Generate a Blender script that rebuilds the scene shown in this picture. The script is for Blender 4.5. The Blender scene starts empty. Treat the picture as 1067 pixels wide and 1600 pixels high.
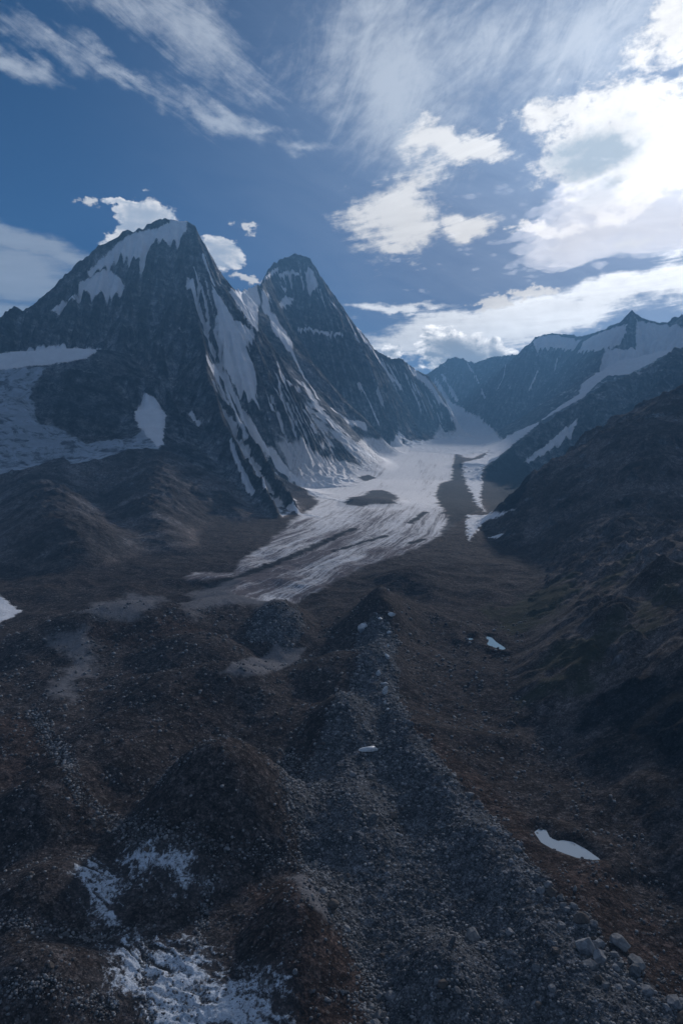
import bpy, math, random, time
import numpy as np
R = math.radians
T0 = time.time()
F32 = np.float32
sc = bpy.context.scene
col = sc.collection

# ------------------------------------------------------------------ camera
CAM_Z, PITCH, F = 230.0, R(4.29), 1067.0        # the drone flies 230 m above the moraine
cam = bpy.data.objects.new('camera', bpy.data.cameras.new('camera'))
col.objects.link(cam)
cam.location = (0, 0, CAM_Z)
cam.rotation_euler = (R(90) - PITCH, 0, 0)
cam.data.sensor_fit = 'VERTICAL'
cam.data.sensor_height = 36.0
cam.data.lens = 24.0
cam.data.clip_start = 1.0
cam.data.clip_end = 60000.0
sc.camera = cam

# ------------------------------------------------------------------ sun, exposure
SUN_EL, SUN_AZ = 19.5, 27.5                      # azimuth clockwise from the view direction (+Y)
SUN_STRENGTH, SUN_ANGLE = 4.2, 2.5
SKY_STRENGTH = 0.078
sun = bpy.data.objects.new('sun', bpy.data.lights.new('sun', 'SUN'))
col.objects.link(sun)
sun.data.energy = SUN_STRENGTH
sun.data.angle = R(SUN_ANGLE)
sun.data.color = (1.0, 0.95, 0.93)
sun.rotation_euler = (R(90 - SUN_EL), 0, R(180 - SUN_AZ))
sc.view_settings.view_transform = 'Standard'
sc.view_settings.look = 'None'
sc.view_settings.exposure = 0.78
sc.view_settings.gamma = 1.0
sc.cycles.use_denoising = True
sc.cycles.denoiser = 'OPENIMAGEDENOISE'
sc.cycles.denoising_input_passes = 'RGB_ALBEDO_NORMAL'
sc.cycles.denoising_prefilter = 'ACCURATE'
sc.cycles.max_bounces = 5
sc.cycles.diffuse_bounces = 2
sc.cycles.volume_bounces = 0

# ------------------------------------------------------------------ node helpers
class S:
    """A node socket with arithmetic."""
    nt = None
    def __init__(s, k): s.k = k
    def __add__(a, b): return m_('ADD', a, b)
    def __radd__(a, b): return m_('ADD', b, a)
    def __sub__(a, b): return m_('SUBTRACT', a, b)
    def __rsub__(a, b): return m_('SUBTRACT', b, a)
    def __mul__(a, b): return m_('MULTIPLY', a, b)
    def __rmul__(a, b): return m_('MULTIPLY', b, a)
    def __truediv__(a, b): return m_('DIVIDE', a, b)
    def __pow__(a, b): return m_('POWER', a, b)

def plug(sock, v):
    if isinstance(v, S): S.nt.links.new(v.k, sock)
    elif isinstance(v, tuple) and len(v) == 3 and sock.type == 'RGBA': sock.default_value = (*v, 1)
    else: sock.default_value = v

def m_(op, a, b=None, c=None, clamp=False):
    n = S.nt.nodes.new('ShaderNodeMath'); n.operation = op; n.use_clamp = clamp
    for i, v in enumerate((a, b, c)):
        if v is not None: plug(n.inputs[i], v)
    return S(n.outputs[0])

def vmul(v, t):
    n = S.nt.nodes.new('ShaderNodeVectorMath'); n.operation = 'MULTIPLY'
    plug(n.inputs[0], v); plug(n.inputs[1], t); return S(n.outputs[0])

def vadd(v, t):
    n = S.nt.nodes.new('ShaderNodeVectorMath'); n.operation = 'ADD'
    plug(n.inputs[0], v); plug(n.inputs[1], t); return S(n.outputs[0])

def xyz(x, y, z):
    n = S.nt.nodes.new('ShaderNodeCombineXYZ')
    for i, v in enumerate((x, y, z)): plug(n.inputs[i], v)
    return S(n.outputs[0])

def sep(v):
    n = S.nt.nodes.new('ShaderNodeSeparateXYZ'); plug(n.inputs[0], v)
    return [S(o) for o in n.outputs]

def noise(v, scale, detail=4, rough=0.55, dist=0.0, color=False, kind='FBM', lac=2.0):
    n = S.nt.nodes.new('ShaderNodeTexNoise'); n.noise_type = kind
    plug(n.inputs['Vector'], v)
    n.inputs['Scale'].default_value = scale; n.inputs['Detail'].default_value = detail
    n.inputs['Roughness'].default_value = rough; n.inputs['Distortion'].default_value = dist
    n.inputs['Lacunarity'].default_value = lac
    return S(n.outputs['Color' if color else 'Fac'])

def voro(v, scale, feature='F1', out='Distance', rnd=1.0):
    n = S.nt.nodes.new('ShaderNodeTexVoronoi'); n.feature = feature
    plug(n.inputs['Vector'], v); n.inputs['Scale'].default_value = scale
    n.inputs['Randomness'].default_value = rnd
    return S(n.outputs[out])

def step(v, a, b):
    n = S.nt.nodes.new('ShaderNodeMapRange'); n.interpolation_type = 'SMOOTHSTEP'
    plug(n.inputs[0], v); plug(n.inputs[1], a); plug(n.inputs[2], b)
    n.inputs[3].default_value = 0; n.inputs[4].default_value = 1
    return S(n.outputs[0])

def mix(f, a, b):
    n = S.nt.nodes.new('ShaderNodeMix'); n.data_type = 'RGBA'
    plug(n.inputs[0], f); plug(n.inputs[6], a); plug(n.inputs[7], b)
    return S(n.outputs[2])

def scale_col(c, f):
    n = S.nt.nodes.new('ShaderNodeVectorMath'); n.operation = 'SCALE'
    plug(n.inputs[0], c); plug(n.inputs['Scale'], f); return S(n.outputs[0])

def attr(name):
    n = S.nt.nodes.new('ShaderNodeAttribute'); n.attribute_name = name
    return n

def bump(h, strength, dist, normal=None):
    n = S.nt.nodes.new('ShaderNodeBump')
    n.inputs['Strength'].default_value = strength; n.inputs['Distance'].default_value = dist
    plug(n.inputs['Height'], h)
    if normal is not None: plug(n.inputs['Normal'], normal)
    return S(n.outputs[0])

# ------------------------------------------------------------------ sky
def cam_dir(u, v):
    a, b = (u - 533.5) / F, (800 - v) / F
    return a, math.cos(PITCH) + b * math.sin(PITCH), -math.sin(PITCH) + b * math.cos(PITCH)

def build_sky():
    w = bpy.data.worlds.new('World'); sc.world = w; w.use_nodes = True
    S.nt = nt = w.node_tree; nt.nodes.clear()
    sky = nt.nodes.new('ShaderNodeTexSky'); sky.sky_type = 'NISHITA'; sky.sun_disc = False
    sky.sun_elevation = R(SUN_EL); sky.sun_rotation = R(SUN_AZ)
    sky.altitude = 4500; sky.air_density = 1.0; sky.dust_density = 0.6; sky.ozone_density = 2.0
    tc = nt.nodes.new('ShaderNodeTexCoord')
    D = S(tc.outputs['Generated'])
    X, Y, Z = sep(D)
    # azimuth / elevation of the direction, in degrees: the clouds hang at fixed bearings
    az = m_('ARCTAN2', X, Y) * 57.29578
    el = m_('ARCSINE', Z) * 57.29578
    # wind-drawn cloud coordinates: the direction met with a flat layer overhead
    zz = m_('MAXIMUM', Z, 0.0) + 0.12
    P = xyz(X / zz, Y / zz, 0.0)
    wob = noise(P, 1.6, 5, 0.6, color=True)
    wx, wy, _ = sep(wob)
    wob2 = noise(xyz(az * 0.1, el * 0.16, 0.0), 1.3, 9, 0.62, color=True)
    ax, ay, _ = sep(wob2)
    AZ = az + (ax - 0.5) * 9.0
    EL = el + (ay - 0.5) * 5.0
    def azel(u, v):
        x, y, z = cam_dir(u, v)
        return math.degrees(math.atan2(x, y)), math.degrees(math.atan2(z, math.hypot(x, y)))
    def blob(u, v, ru, rv, rot=0.0, soft=1.0):
        """1 in the middle of an elliptical bank of cloud, falling off to 0; centre and radii given for the 1067 x 1600 photograph."""
        a0, e0 = azel(u, v)
        k = 57.29578 / F
        c, s = math.cos(R(rot)), math.sin(R(rot))
        dx, dy = (AZ - a0), (EL - e0)
        p = (dx * c + dy * s) / (ru * k)
        q = (dy * c - dx * s) / (rv * k)
        d = m_('SQRT', p * p + q * q)
        return m_('MAXIMUM', m_('SUBTRACT', 1.0, d), -.8) * soft
    def union(*b):
        r = b[0]
        for x in b[1:]: r = m_('MAXIMUM', r, x)
        return r
    def comb(rot, along_, across, seed, detail=11, rough=.68, dist=.5):
        """Noise drawn out along a line at angle rot (degrees, anticlockwise from level)."""
        c, s_ = math.cos(R(rot)), math.sin(R(rot))
        p = az * c + el * s_; q = el * c - az * s_
        return noise(xyz(p * along_, q * across, seed), 1.0, detail, rough, dist)
    puff = noise(xyz(az * 0.34, el * 0.5, 0.0), 1.0, 11, 0.62, 0.3)
    puffs = noise(xyz(az * 0.34 + 0.10, el * 0.5 + 0.14, 0.0), 1.0, 11, 0.62, 0.3)
    tuft = noise(xyz(az * 0.9, el * 1.5, 4.0), 1.0, 10, 0.66, 0.2)
    level = comb(3, .09, .75, 1.0)
    combl = comb(-24, .10, .55, 2.0, dist=1.0)
    combr = comb(28, .12, .5, 3.0, dist=1.2)
    fan = comb(60, .16, .5, 6.0, dist=1.4)
    sx, sy, sz = math.sin(R(SUN_AZ)) * math.cos(R(SUN_EL)), math.cos(R(SUN_AZ)) * math.cos(R(SUN_EL)), math.sin(R(SUN_EL))
    ang = m_('ARCCOSINE', m_('MINIMUM', X * sx + Y * sy + Z * sz, 1.0)) * 57.29578
    near = m_('EXPONENT', ang * -0.075)          # forward-scattered light round the sun
    col_ = lambda rgb_, f: scale_col(S(rgb(rgb_)), f)
    lum = 5.9 + near * 9.0
    wisp = col_((0.82, 0.89, 1.0), lum * 0.80); bright = col_((1.0, 0.985, 0.97), lum)
    c = vmul(S(sky.outputs[0]), (.026, .185, .335))
    # thin high overcast that thickens towards the sun
    thin = step(ang, 50.0, 6.0) * (.35 + .5 * combl + .25 * level)
    c = mix(m_('MULTIPLY', thin, .85, clamp=True), c, col_((.56, .70, .95), 3.9 + near * 7.0))
    # out of the photograph: unseen broken cloud, made extra bright as fill light for the land
    other = step(noise(P, 0.9, 8, 0.6), 0.5, 0.7) * step(m_('ABSOLUTE', az), 34.0, 60.0) * step(el, 3.0, 20.0)
    c = mix(other * 0.9, c, scale_col(wisp, 2.6))
    # cirrus, upper left
    cirr = union(blob(300, 50, 190, 70, -28, 1.1), blob(200, 0, 200, 50, -12, 1.0), blob(340, 178, 170, 26, -17, 1.2), blob(200, 130, 150, 22, -22, 1.0), blob(90, 80, 150, 22, -14, .9), blob(25, 104, 80, 24, -4, 1.1), blob(410, 207, 60, 13, -3, 1.2), blob(470, 232, 60, 14, 0, 0.9))
    c = mix(step(cirr + (combl - .5) * 1.7 + (tuft - .5) * .8, .22, 1.25) * .72, c, wisp)
    # fleecy veil, upper middle
    veil = union(blob(620, 140, 190, 140, -30, 1.3), blob(740, 70, 240, 90, 20, 1.0), blob(640, 215, 120, 70, -25, 1.1), blob(930, 40, 230, 110, 20, 1.2), blob(600, 25, 130, 60, 0, 0.9), blob(500, 130, 120, 60, -20, .7))
    c = mix(step(veil + (fan - .5) * 1.1 + (combr - .5) * 1.0 + (tuft - .5) * .5, .15, 1.25) * .80, c, wisp)
    # soft bank low at the left
    low = union(blob(30, 388, 160, 34, -7, 1.4), blob(-20, 430, 190, 60, 0, 1.4), blob(0, 480, 160, 50, 0, 1.2))
    c = mix(step(low + (level - .5) * 1.6, .2, .95) * .80, c, col_((.74, .83, .98), (3.4 + near * 7.0) * (.7 + .6 * level)))
    # combed white cloud, middle
    mid = union(blob(615, 345, 105, 75, 10, 1.25), blob(735, 348, 75, 30, 4, 1.3), blob(645, 285, 80, 45, 20, 1.05), blob(615, 395, 55, 14, 10, 1.0), blob(560, 345, 60, 30, 0, 0.9), blob(725, 232, 115, 26, -12, 1.3), blob(660, 220, 60, 22, 10, 1.0))
    comb_m = comb(12, .14, .9, 9.0, dist=.8)
    mid_a = step(mid + (comb_m - .5) * 1.3 + (tuft - .5) * .9 + (puff - .5) * .5, .22, .85)
    c = mix(mid_a * .95, c, scale_col(bright, (.72 + .42 * comb_m) * 1.05))
    # long bright band over the valley head
    band = union(blob(800, 500, 340, 44, 4, 1.5), blob(980, 452, 210, 40, 15, 1.5), blob(640, 476, 140, 14, 0, 1.0), blob(1090, 430, 170, 55, 12, 1.5), blob(640, 530, 150, 36, 0, 1.2))
    band_a = step(band + (level - .5) * 1.9 + (tuft - .5) * .7, .25, .85)
    c = mix(band_a * .92, c, col_((.95, .97, 1.0), (8.0 + near * 11.0) * (.36 + .78 * level + .38 * tuft)))
    # small tufts
    small = union(blob(845, 350, 60, 14, 10, 1.1), blob(770, 463, 38, 12, 0, 1.1), blob(825, 457, 66, 13, 3, 1.1), blob(390, 345, 30, 12, 0, .9), blob(390, 431, 46, 9, 0, 1.0), blob(135, 315, 34, 10, 0, .9), blob(950, 325, 120, 17, 8, 1.1))
    c = mix(step(small + (tuft - .5) * 2.4, .30, .75) * .85, c, bright)
    # thick sunlit bank at the right
    thick = union(blob(985, 222, 180, 100, -8, 1.4), blob(1010, 255, 180, 62, 5, 1.4), blob(1115, 200, 190, 105, 0, 1.5), blob(1075, 20, 130, 50, 28, 1.3), blob(875, 163, 110, 26, 8, 1.0))
    thick_a = step(thick + (puff - .5) * 1.3 + (tuft - .5) * 1.1 + (comb(14, .12, .7, 12.0) - .5) * .8, .26, .78)
    c = mix(thick_a * .96, c, scale_col(bright, (.46 + .5 * puff + .40 * tuft)))
    heart = union(blob(945, 234, 95, 40, 0, 1.2), blob(930, 292, 66, 28, 20, 0.9), blob(980, 372, 40, 12, 0, .8))
    c = mix(step(heart + (puff - .5) * 1.2 + (tuft - .5) * .5, .15, .8) * .9, c, S(rgb((4.0, 4.8, 5.6))))
    # heaped cloud behind the valley head and round the left summit: lit on the side of the sun
    def heap(shape, dark, light, k=1.5):
        global_a = step(shape + (puff - .5) * 1.1 + (tuft - .5) * .55, .34, .56)
        rim = m_('MULTIPLY_ADD', puff - puffs, 4.6, .36, clamp=True) * step(shape + (puff - .5) * 1.1, 1.3, .35)
        return global_a, mix(m_('MULTIPLY', rim, k, clamp=True), dark, light)
    a1, c1 = heap(union(blob(715, 560, 95, 60, 0, 1.7), blob(700, 535, 60, 44, 0, 1.4), blob(770, 548, 60, 34, 0, 1.3), blob(600, 548, 36, 22, 0, 1.2), blob(805, 545, 34, 16, 0, 1.0)), col_((.60, .70, .84), 5.0), col_((1.0, .98, .96), 16.0))
    c = mix(a1 * .96, c, c1)
    a2, c2 = heap(union(blob(232, 336, 75, 34, 22, 1.35), blob(200, 362, 60, 24, 30, 1.2), blob(205, 314, 60, 10, 0, 1.0), blob(350, 394, 50, 32, 0, 1.35)), col_((.70, .79, .92), 5.6), col_((1.0, .98, .96), 8.6))
    c = mix(a2 * .82, c, c2)
    bg = nt.nodes.new('ShaderNodeBackground'); out = nt.nodes.new('ShaderNodeOutputWorld')
    nt.links.new(c.k, bg.inputs[0]); bg.inputs[1].default_value = SKY_STRENGTH
    nt.links.new(bg.outputs[0], out.inputs[0])
    w.cycles.sampling_method = 'MANUAL'; w.cycles.sample_map_resolution = 1024

def rgb(c):
    n = S.nt.nodes.new('ShaderNodeCombineXYZ')
    for i in range(3): n.inputs[i].default_value = c[i]
    return n.outputs[0]

build_sky()

# ------------------------------------------------------------------ terrain: noise
def _perm(seed):
    rs = np.random.RandomState(seed); p = rs.permutation(256).astype(np.int32)
    a = rs.rand(256) * 2 * np.pi
    return np.concatenate([p, p]), np.cos(a).astype(F32), np.sin(a).astype(F32)

def perlin(x, y, seed=0):
    p, gx, gy = _perm(seed)
    xf, yf = np.floor(x), np.floor(y)
    xi, yi = xf.astype(np.int32) & 255, yf.astype(np.int32) & 255
    x, y = (x - xf).astype(F32), (y - yf).astype(F32)
    u, v = x * x * x * (x * (x * 6 - 15) + 10), y * y * y * (y * (y * 6 - 15) + 10)
    xj, yj = (xi + 1) & 255, (yi + 1) & 255
    a, b, c, d = p[p[xi] + yi], p[p[xj] + yi], p[p[xi] + yj], p[p[xj] + yj]
    n00 = gx[a] * x + gy[a] * y; n10 = gx[b] * (x - 1) + gy[b] * y
    n01 = gx[c] * x + gy[c] * (y - 1); n11 = gx[d] * (x - 1) + gy[d] * (y - 1)
    n0 = n00 + u * (n10 - n00); n1 = n01 + u * (n11 - n01)
    return (n0 + v * (n1 - n0)) * F32(1.5)

def fbm(x, y, wl, octv, gain=0.5, seed=0, ridged=False):
    r, a, f, tot = 0, 1.0, 1.0 / wl, 0.0
    for o in range(octv):
        n = perlin(x * F32(f) + o * 17.3, y * F32(f) - o * 9.1, seed + o)
        if ridged: n = 1 - 2 * np.abs(n)
        r = r + n * F32(a); tot += a; a *= gain; f *= 2.03
    return r / F32(tot)

def sstep(x, a, b):
    t = np.clip((x - a) / (b - a), 0, 1); return t * t * (3 - 2 * t)

# ------------------------------------------------------------------ terrain: layout
def P3(u, v, y):
    """The world point seen at photograph pixel (u, v), y metres down the valley."""
    a, b, c = cam_dir(u, v)
    return (a / b * y, y, CAM_Z + c / b * y)

GX0, GX1, GY0, GY1, GS = -5000.0, 6600.0, -2600.0, 11600.0, 10.0
gx = np.arange(GX0, GX1, GS, dtype=F32); gy = np.arange(GY0, GY1, GS, dtype=F32)
X, Y = np.meshgrid(gx, gy)

FLOOR = np.array([(-3000, -60), (0, -4), (500, 3), (1000, 18), (1500, 35), (2000, 58), (2600, 86), (3300, 138), (4000, 228), (4600, 314), (5200, 376), (6000, 428), (7000, 478), (8500, 600), (12000, 850)], float)
def floor_z(y): return np.interp(y, FLOOR[:, 0], FLOOR[:, 1]).astype(F32)

# mountain ids
VALLEY, MAIN, SECOND, FAR, BLUE, SPUR, FOOT, HANG = range(8)

RIDGES = []      # (id, points, slope, flat half-width, gully amplitude)
def ridge(gid, pts, slope, flat=0.0, gully=1.0, px=True):
    if gid == FAR: gully *= 1.7
    if gid == FOOT: gully *= .12
    if gid == SPUR: gully *= .75
    RIDGES.append((gid, np.array([P3(*p) if px else p for p in pts], float), slope, flat, gully))

# the great left peak: skyline, then its ribs
ridge(MAIN, [(-330, 430, 2700), (-200, 480, 2900), (-60, 505, 3100), (0, 497, 3150), (12, 486, 3160), (25, 482, 3200), (38, 486, 3200), (48, 480, 3210), (75, 462, 3250), (92, 446, 3270), (110, 425, 3300), (135, 402, 3350), (165, 378, 3400),
             (185, 372, 3420), (200, 361, 3440), (220, 357, 3450), (235, 350, 3480), (248, 345, 3490), (262, 342, 3500), (276, 344, 3500), (290, 347, 3500), (298, 351, 3500)], 1.6)
ridge(MAIN, [(298, 351, 3500), (301, 354, 3500), (308, 372, 3520), (317, 392, 3560), (328, 405, 3600), (340, 425, 3680), (350, 443, 3800), (362, 456, 4000)], 2.0)
ridge(MAIN, [(298, 350, 3500), (300, 400, 3380), (303, 470, 3200), (315, 540, 2980), (328, 600, 2780), (350, 660, 2560), (385, 720, 2330), (420, 780, 2120), (438, 815, 1990)], (1.75, 1.4))
ridge(MAIN, [(235, 352, 3480), (205, 430, 3300), (190, 500, 3120), (195, 570, 2900), (215, 600, 2800)], 1.45)
ridge(MAIN, [(150, 392, 3375), (120, 450, 3230), (100, 500, 3100), (100, 535, 3010)], 1.45)
ridge(MAIN, [(262, 345, 3500), (255, 430, 3330), (250, 520, 3100), (262, 600, 2830), (280, 660, 2600), (300, 720, 2350), (330, 770, 2130)], 1.4)
ridge(MAIN, [(330, 410, 3610), (352, 470, 3640), (372, 505, 3700), (388, 522, 3760)], 1.8)
ridge(MAIN, [(318, 400, 3560), (330, 470, 3450), (345, 540, 3260), (352, 590, 3130)], 1.6)
ridge(MAIN, [(328, 600, 2780), (368, 650, 2700), (410, 710, 2500), (440, 760, 2330), (462, 795, 2150)], (1.6, 1.3))
# rounded rock step the hanging glacier parts around
ridge(MAIN, [(235, 590, 2820), (170, 590, 2780), (120, 580, 2740), (80, 600, 2680)], 1.5, 50)
# hanging glacier: terrace, icefall, lower basin
ridge(HANG, [(-420, 560, 2750), (-200, 556, 2850), (-60, 552, 2900), (40, 553, 2950), (140, 548, 2980)], 0.9, 170, 0.15)
ridge(HANG, [(-20, 575, 2800), (0, 620, 2600), (5, 670, 2420), (0, 715, 2280)], 0.55, 110, 0.15)
ridge(HANG, [(0, 690, 2380), (70, 685, 2400), (160, 682, 2450), (235, 668, 2520), (240, 640, 2620)], 0.5, 70, 0.15)
# saddle and icefall between the peaks
ridge(SECOND, [(362, 456, 4000), (375, 455, 4200), (390, 450, 4320), (400, 447, 4380), (402, 444, 4390), (407, 452, 4420), (412, 440, 4600)], 2.0)
ridge(SECOND, [(412, 440, 4600), (418, 425, 4900), (430, 412, 5200), (443, 404, 5350), (453, 400, 5400), (461, 395, 5400), (470, 399, 5400), (483, 405, 5400),
               (490, 415, 5400), (497, 430, 5420), (510, 447, 5450), (520, 460, 5480), (534, 478, 5520), (545, 494, 5560), (556, 510, 5600), (571, 526, 5700), (586, 546, 5800), (600, 556, 5880), (609, 560, 5950), (618, 561, 6000), (626, 560, 6050),
               (641, 573, 6150), (655, 580, 6250), (669, 588, 6300), (683, 606, 6400), (696, 625, 6450), (708, 650, 6500), (717, 680, 6500)], 1.7)
ridge(SECOND, [(372, 458, 4180), (372, 500, 4000), (370, 560, 3800), (385, 620, 3600)], 0.9, 45, 0.4)
ridge(SECOND, [(408, 450, 4400), (406, 495, 4330), (398, 530, 4200), (402, 580, 4020), (415, 640, 3780), (440, 690, 3560), (470, 720, 3420)], 1.6)
ridge(SECOND, [(415, 435, 4700), (425, 500, 4560), (455, 570, 4330), (480, 630, 4100), (505, 690, 3820), (522, 722, 3650)], 1.6)
ridge(SECOND, [(470, 402, 5400), (475, 470, 5250), (490, 540, 5050), (510, 610, 4800), (535, 670, 4500), (550, 695, 4330)], 1.7)
ridge(SECOND, [(520, 460, 5480), (548, 540, 5300), (580, 610, 5050), (610, 665, 4800)], 1.7)
ridge(SECOND, [(586, 546, 5800), (610, 600, 5650), (640, 650, 5450), (660, 685, 5200)], 1.7)
ridge(SECOND, [(641, 573, 6150), (660, 620, 6000), (690, 670, 5800)], 1.7)
# far head wall
ridge(FAR, [(560, 600, 9400), (640, 600, 9400), (655, 592, 9400), (669, 584, 9300), (676, 579, 9200), (686, 572, 9200), (700, 561, 9100), (712, 558, 9100), (724, 560, 9000), (735, 565, 9000), (745, 567, 8900), (756, 562, 8900), (770, 557, 8800), (785, 557, 8700), (800, 556, 8600),
            (815, 556, 8500), (822, 548, 8450), (828, 538, 8400), (836, 529, 8300), (848, 524, 8300), (862, 521, 8300), (880, 523, 8200), (905, 528, 8000), (915, 525, 7800), (925, 521, 7600), (938, 518, 7400), (945, 515, 7200), (955, 508, 7000), (962, 506, 6900), (975, 502, 6700), (981, 493, 6650), (986, 485, 6600),
            (993, 492, 6550), (1003, 498, 6500), (1012, 501, 6450), (1030, 505, 6400), (1045, 502, 6300), (1054, 496, 6300), (1066, 494, 6200), (1100, 478, 6000), (1200, 430, 5800), (1400, 420, 5600)], 1.1)
ridge(FAR, [(905, 528, 8000), (925, 560, 7400), (905, 590, 7100), (870, 620, 6500), (825, 655, 5900), (780, 690, 5200), (757, 706, 4700)], 1.0)
ridge(FAR, [(832, 540, 8350), (810, 590, 8050), (785, 630, 7800), (765, 665, 7500)], 1.1)
ridge(FAR, [(712, 560, 9100), (725, 610, 8800), (740, 650, 8400)], 1.1)
ridge(FAR, [(986, 487, 6600), (990, 520, 6450), (995, 548, 6250)], 1.5)
ridge(FAR, [(980, 498, 6640), (986, 483, 6600), (993, 497, 6560)], 2.6, 0, 0)
# side glacier below the far ridge
ridge(HANG, [(1250, 520, 5300), (1120, 535, 5500), (1040, 548, 5700), (980, 562, 5800), (940, 582, 5800), (900, 618, 5650), (850, 658, 5300), (800, 690, 4800), (765, 710, 4300), (740, 728, 3800)], 0.5, 75, 0.1)
# blue ridge in front of it
ridge(BLUE, [(1500, 360, 4600), (1300, 430, 4500), (1180, 490, 4400), (1100, 532, 4300), (1067, 547, 4200), (1058, 545, 4200), (1051, 549, 4180), (1029, 566, 4150), (1005, 577, 4120), (984, 588, 4100), (949, 600, 4020), (914, 622, 3950), (884, 642, 3900), (844, 667, 3800), (804, 700, 3650), (764, 735, 3450), (750, 752, 3300)], 0.78)
ridge(BLUE, [(1100, 532, 4300), (1010, 620, 3800), (940, 670, 3400), (880, 720, 3000), (830, 765, 2700)], 0.8)
# near brown spur and valley side
ridge(SPUR, [(1900, 200, 2500), (1400, 400, 2350), (1200, 512, 2200), (1120, 562, 2100), (1067, 590, 2020), (1040, 606, 1990), (1000, 630, 1960), (970, 655, 1940), (930, 672, 1900), (905, 700, 1860), (870, 730, 1800), (835, 775, 1720), (805, 815, 1620), (775, 855, 1500), (748, 888, 1380)], 0.85)
ridge(SPUR, [(1067, 592, 2020), (1030, 680, 1650), (1000, 760, 1350), (960, 830, 1150), (905, 890, 1000), (850, 935, 900)], 0.72)
ridge(SPUR, [(1900, 520, 1500), (1500, 640, 1250), (1300, 720, 1050), (1150, 790, 900), (1067, 850, 800), (1000, 910, 720), (940, 960, 660), (880, 1010, 620)], 0.7)
ridge(SPUR, [(900, -1500, 420), (860, -500, 400), (700, 100, 330), (560, 420, 250), (420, 600, 170)], 0.62, 0, 0.7, px=False)
# foothills at the left
ridge(FOOT, [(-350, 700, 2000), (-150, 715, 2050), (0, 738, 2120), (90, 722, 2220), (180, 706, 2300), (250, 698, 2350), (290, 722, 2280), (330, 760, 2150), (380, 800, 2000)], 0.5, 18)
ridge(FOOT, [(60, 735, 2150), (80, 768, 1780), (95, 795, 1500), (110, 822, 1400), (125, 860, 1290)], 0.48, 24)
ridge(FOOT, [(250, 700, 2330), (235, 758, 1950), (248, 812, 1650), (275, 850, 1470)], 0.45, 16)
ridge(FOOT, [(-100, 760, 1850), (-60, 830, 1500), (-60, 900, 1250)], 0.6)
ridge(FOOT, [(-2000, -2600, 500), (-1900, -800, 520), (-1700, 300, 500), (-1800, 1000, 480), (-2200, 1600, 420)], 0.6, 0, 1, px=False)

def eval_ridges(Xw, Yw):
    best = np.full(Xw.shape, -1e4, F32); gid = np.zeros(Xw.shape, np.int8)
    dist = np.full(Xw.shape, 1e4, F32); par = np.zeros(Xw.shape, F32); gul = np.zeros(Xw.shape, F32)
    for ri, (g, pts, s, flat, ga) in enumerate(RIDGES):
        sl_, sr_ = s if isinstance(s, tuple) else (s, s)
        zmax = pts[:, 2].max(); reach = zmax / min(sl_, sr_) + flat + 200
        x0, x1 = pts[:, 0].min() - reach, pts[:, 0].max() + reach
        y0, y1 = pts[:, 1].min() - reach, pts[:, 1].max() + reach
        i0, i1 = max(0, int((y0 - GY0) / GS)), min(len(gy), int((y1 - GY0) / GS) + 1)
        j0, j1 = max(0, int((x0 - GX0) / GS)), min(len(gx), int((x1 - GX0) / GS) + 1)
        if i1 <= i0 or j1 <= j0: continue
        sl = (slice(i0, i1), slice(j0, j1))
        xs, ys = Xw[sl], Yw[sl]
        b, d_, p_ = best[sl], dist[sl], par[sl]
        gg, gu = gid[sl], gul[sl]
        acc = ri * 977.0
        for k in range(len(pts) - 1):
            a, c = pts[k], pts[k + 1]
            dx, dy, dz = (c - a); L2 = dx * dx + dy * dy; L = math.sqrt(L2)
            t = np.clip(((xs - F32(a[0])) * F32(dx) + (ys - F32(a[1])) * F32(dy)) / F32(L2), 0, 1)
            d = np.hypot(xs - (F32(a[0]) + t * F32(dx)), ys - (F32(a[1]) + t * F32(dy)))
            if sl_ != sr_: s = np.where((ys - F32(a[1])) * F32(dx) - (xs - F32(a[0])) * F32(dy) > 0, F32(sl_), F32(sr_)).astype(F32)
            if flat: h = F32(a[2]) + t * F32(dz) - s * np.maximum(d - F32(flat), 0) - F32(0.12) * d
            else: h = F32(a[2]) + t * F32(dz) - s * d
            m = h > b
            b[m] = h[m]; d_[m] = d[m]; p_[m] = (F32(acc) + t * F32(L))[m]; gg[m] = g; gu[m] = ga
            acc += L
    return best, gid, dist, par, gul

def blur(a, n=1):
    for _ in range(n):
        a = a.copy()
        a[1:-1] = (a[:-2] + 2 * a[1:-1] + a[2:]) * F32(.25)
        a[:, 1:-1] = (a[:, :-2] + 2 * a[:, 1:-1] + a[:, 2:]) * F32(.25)
    return a

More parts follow.
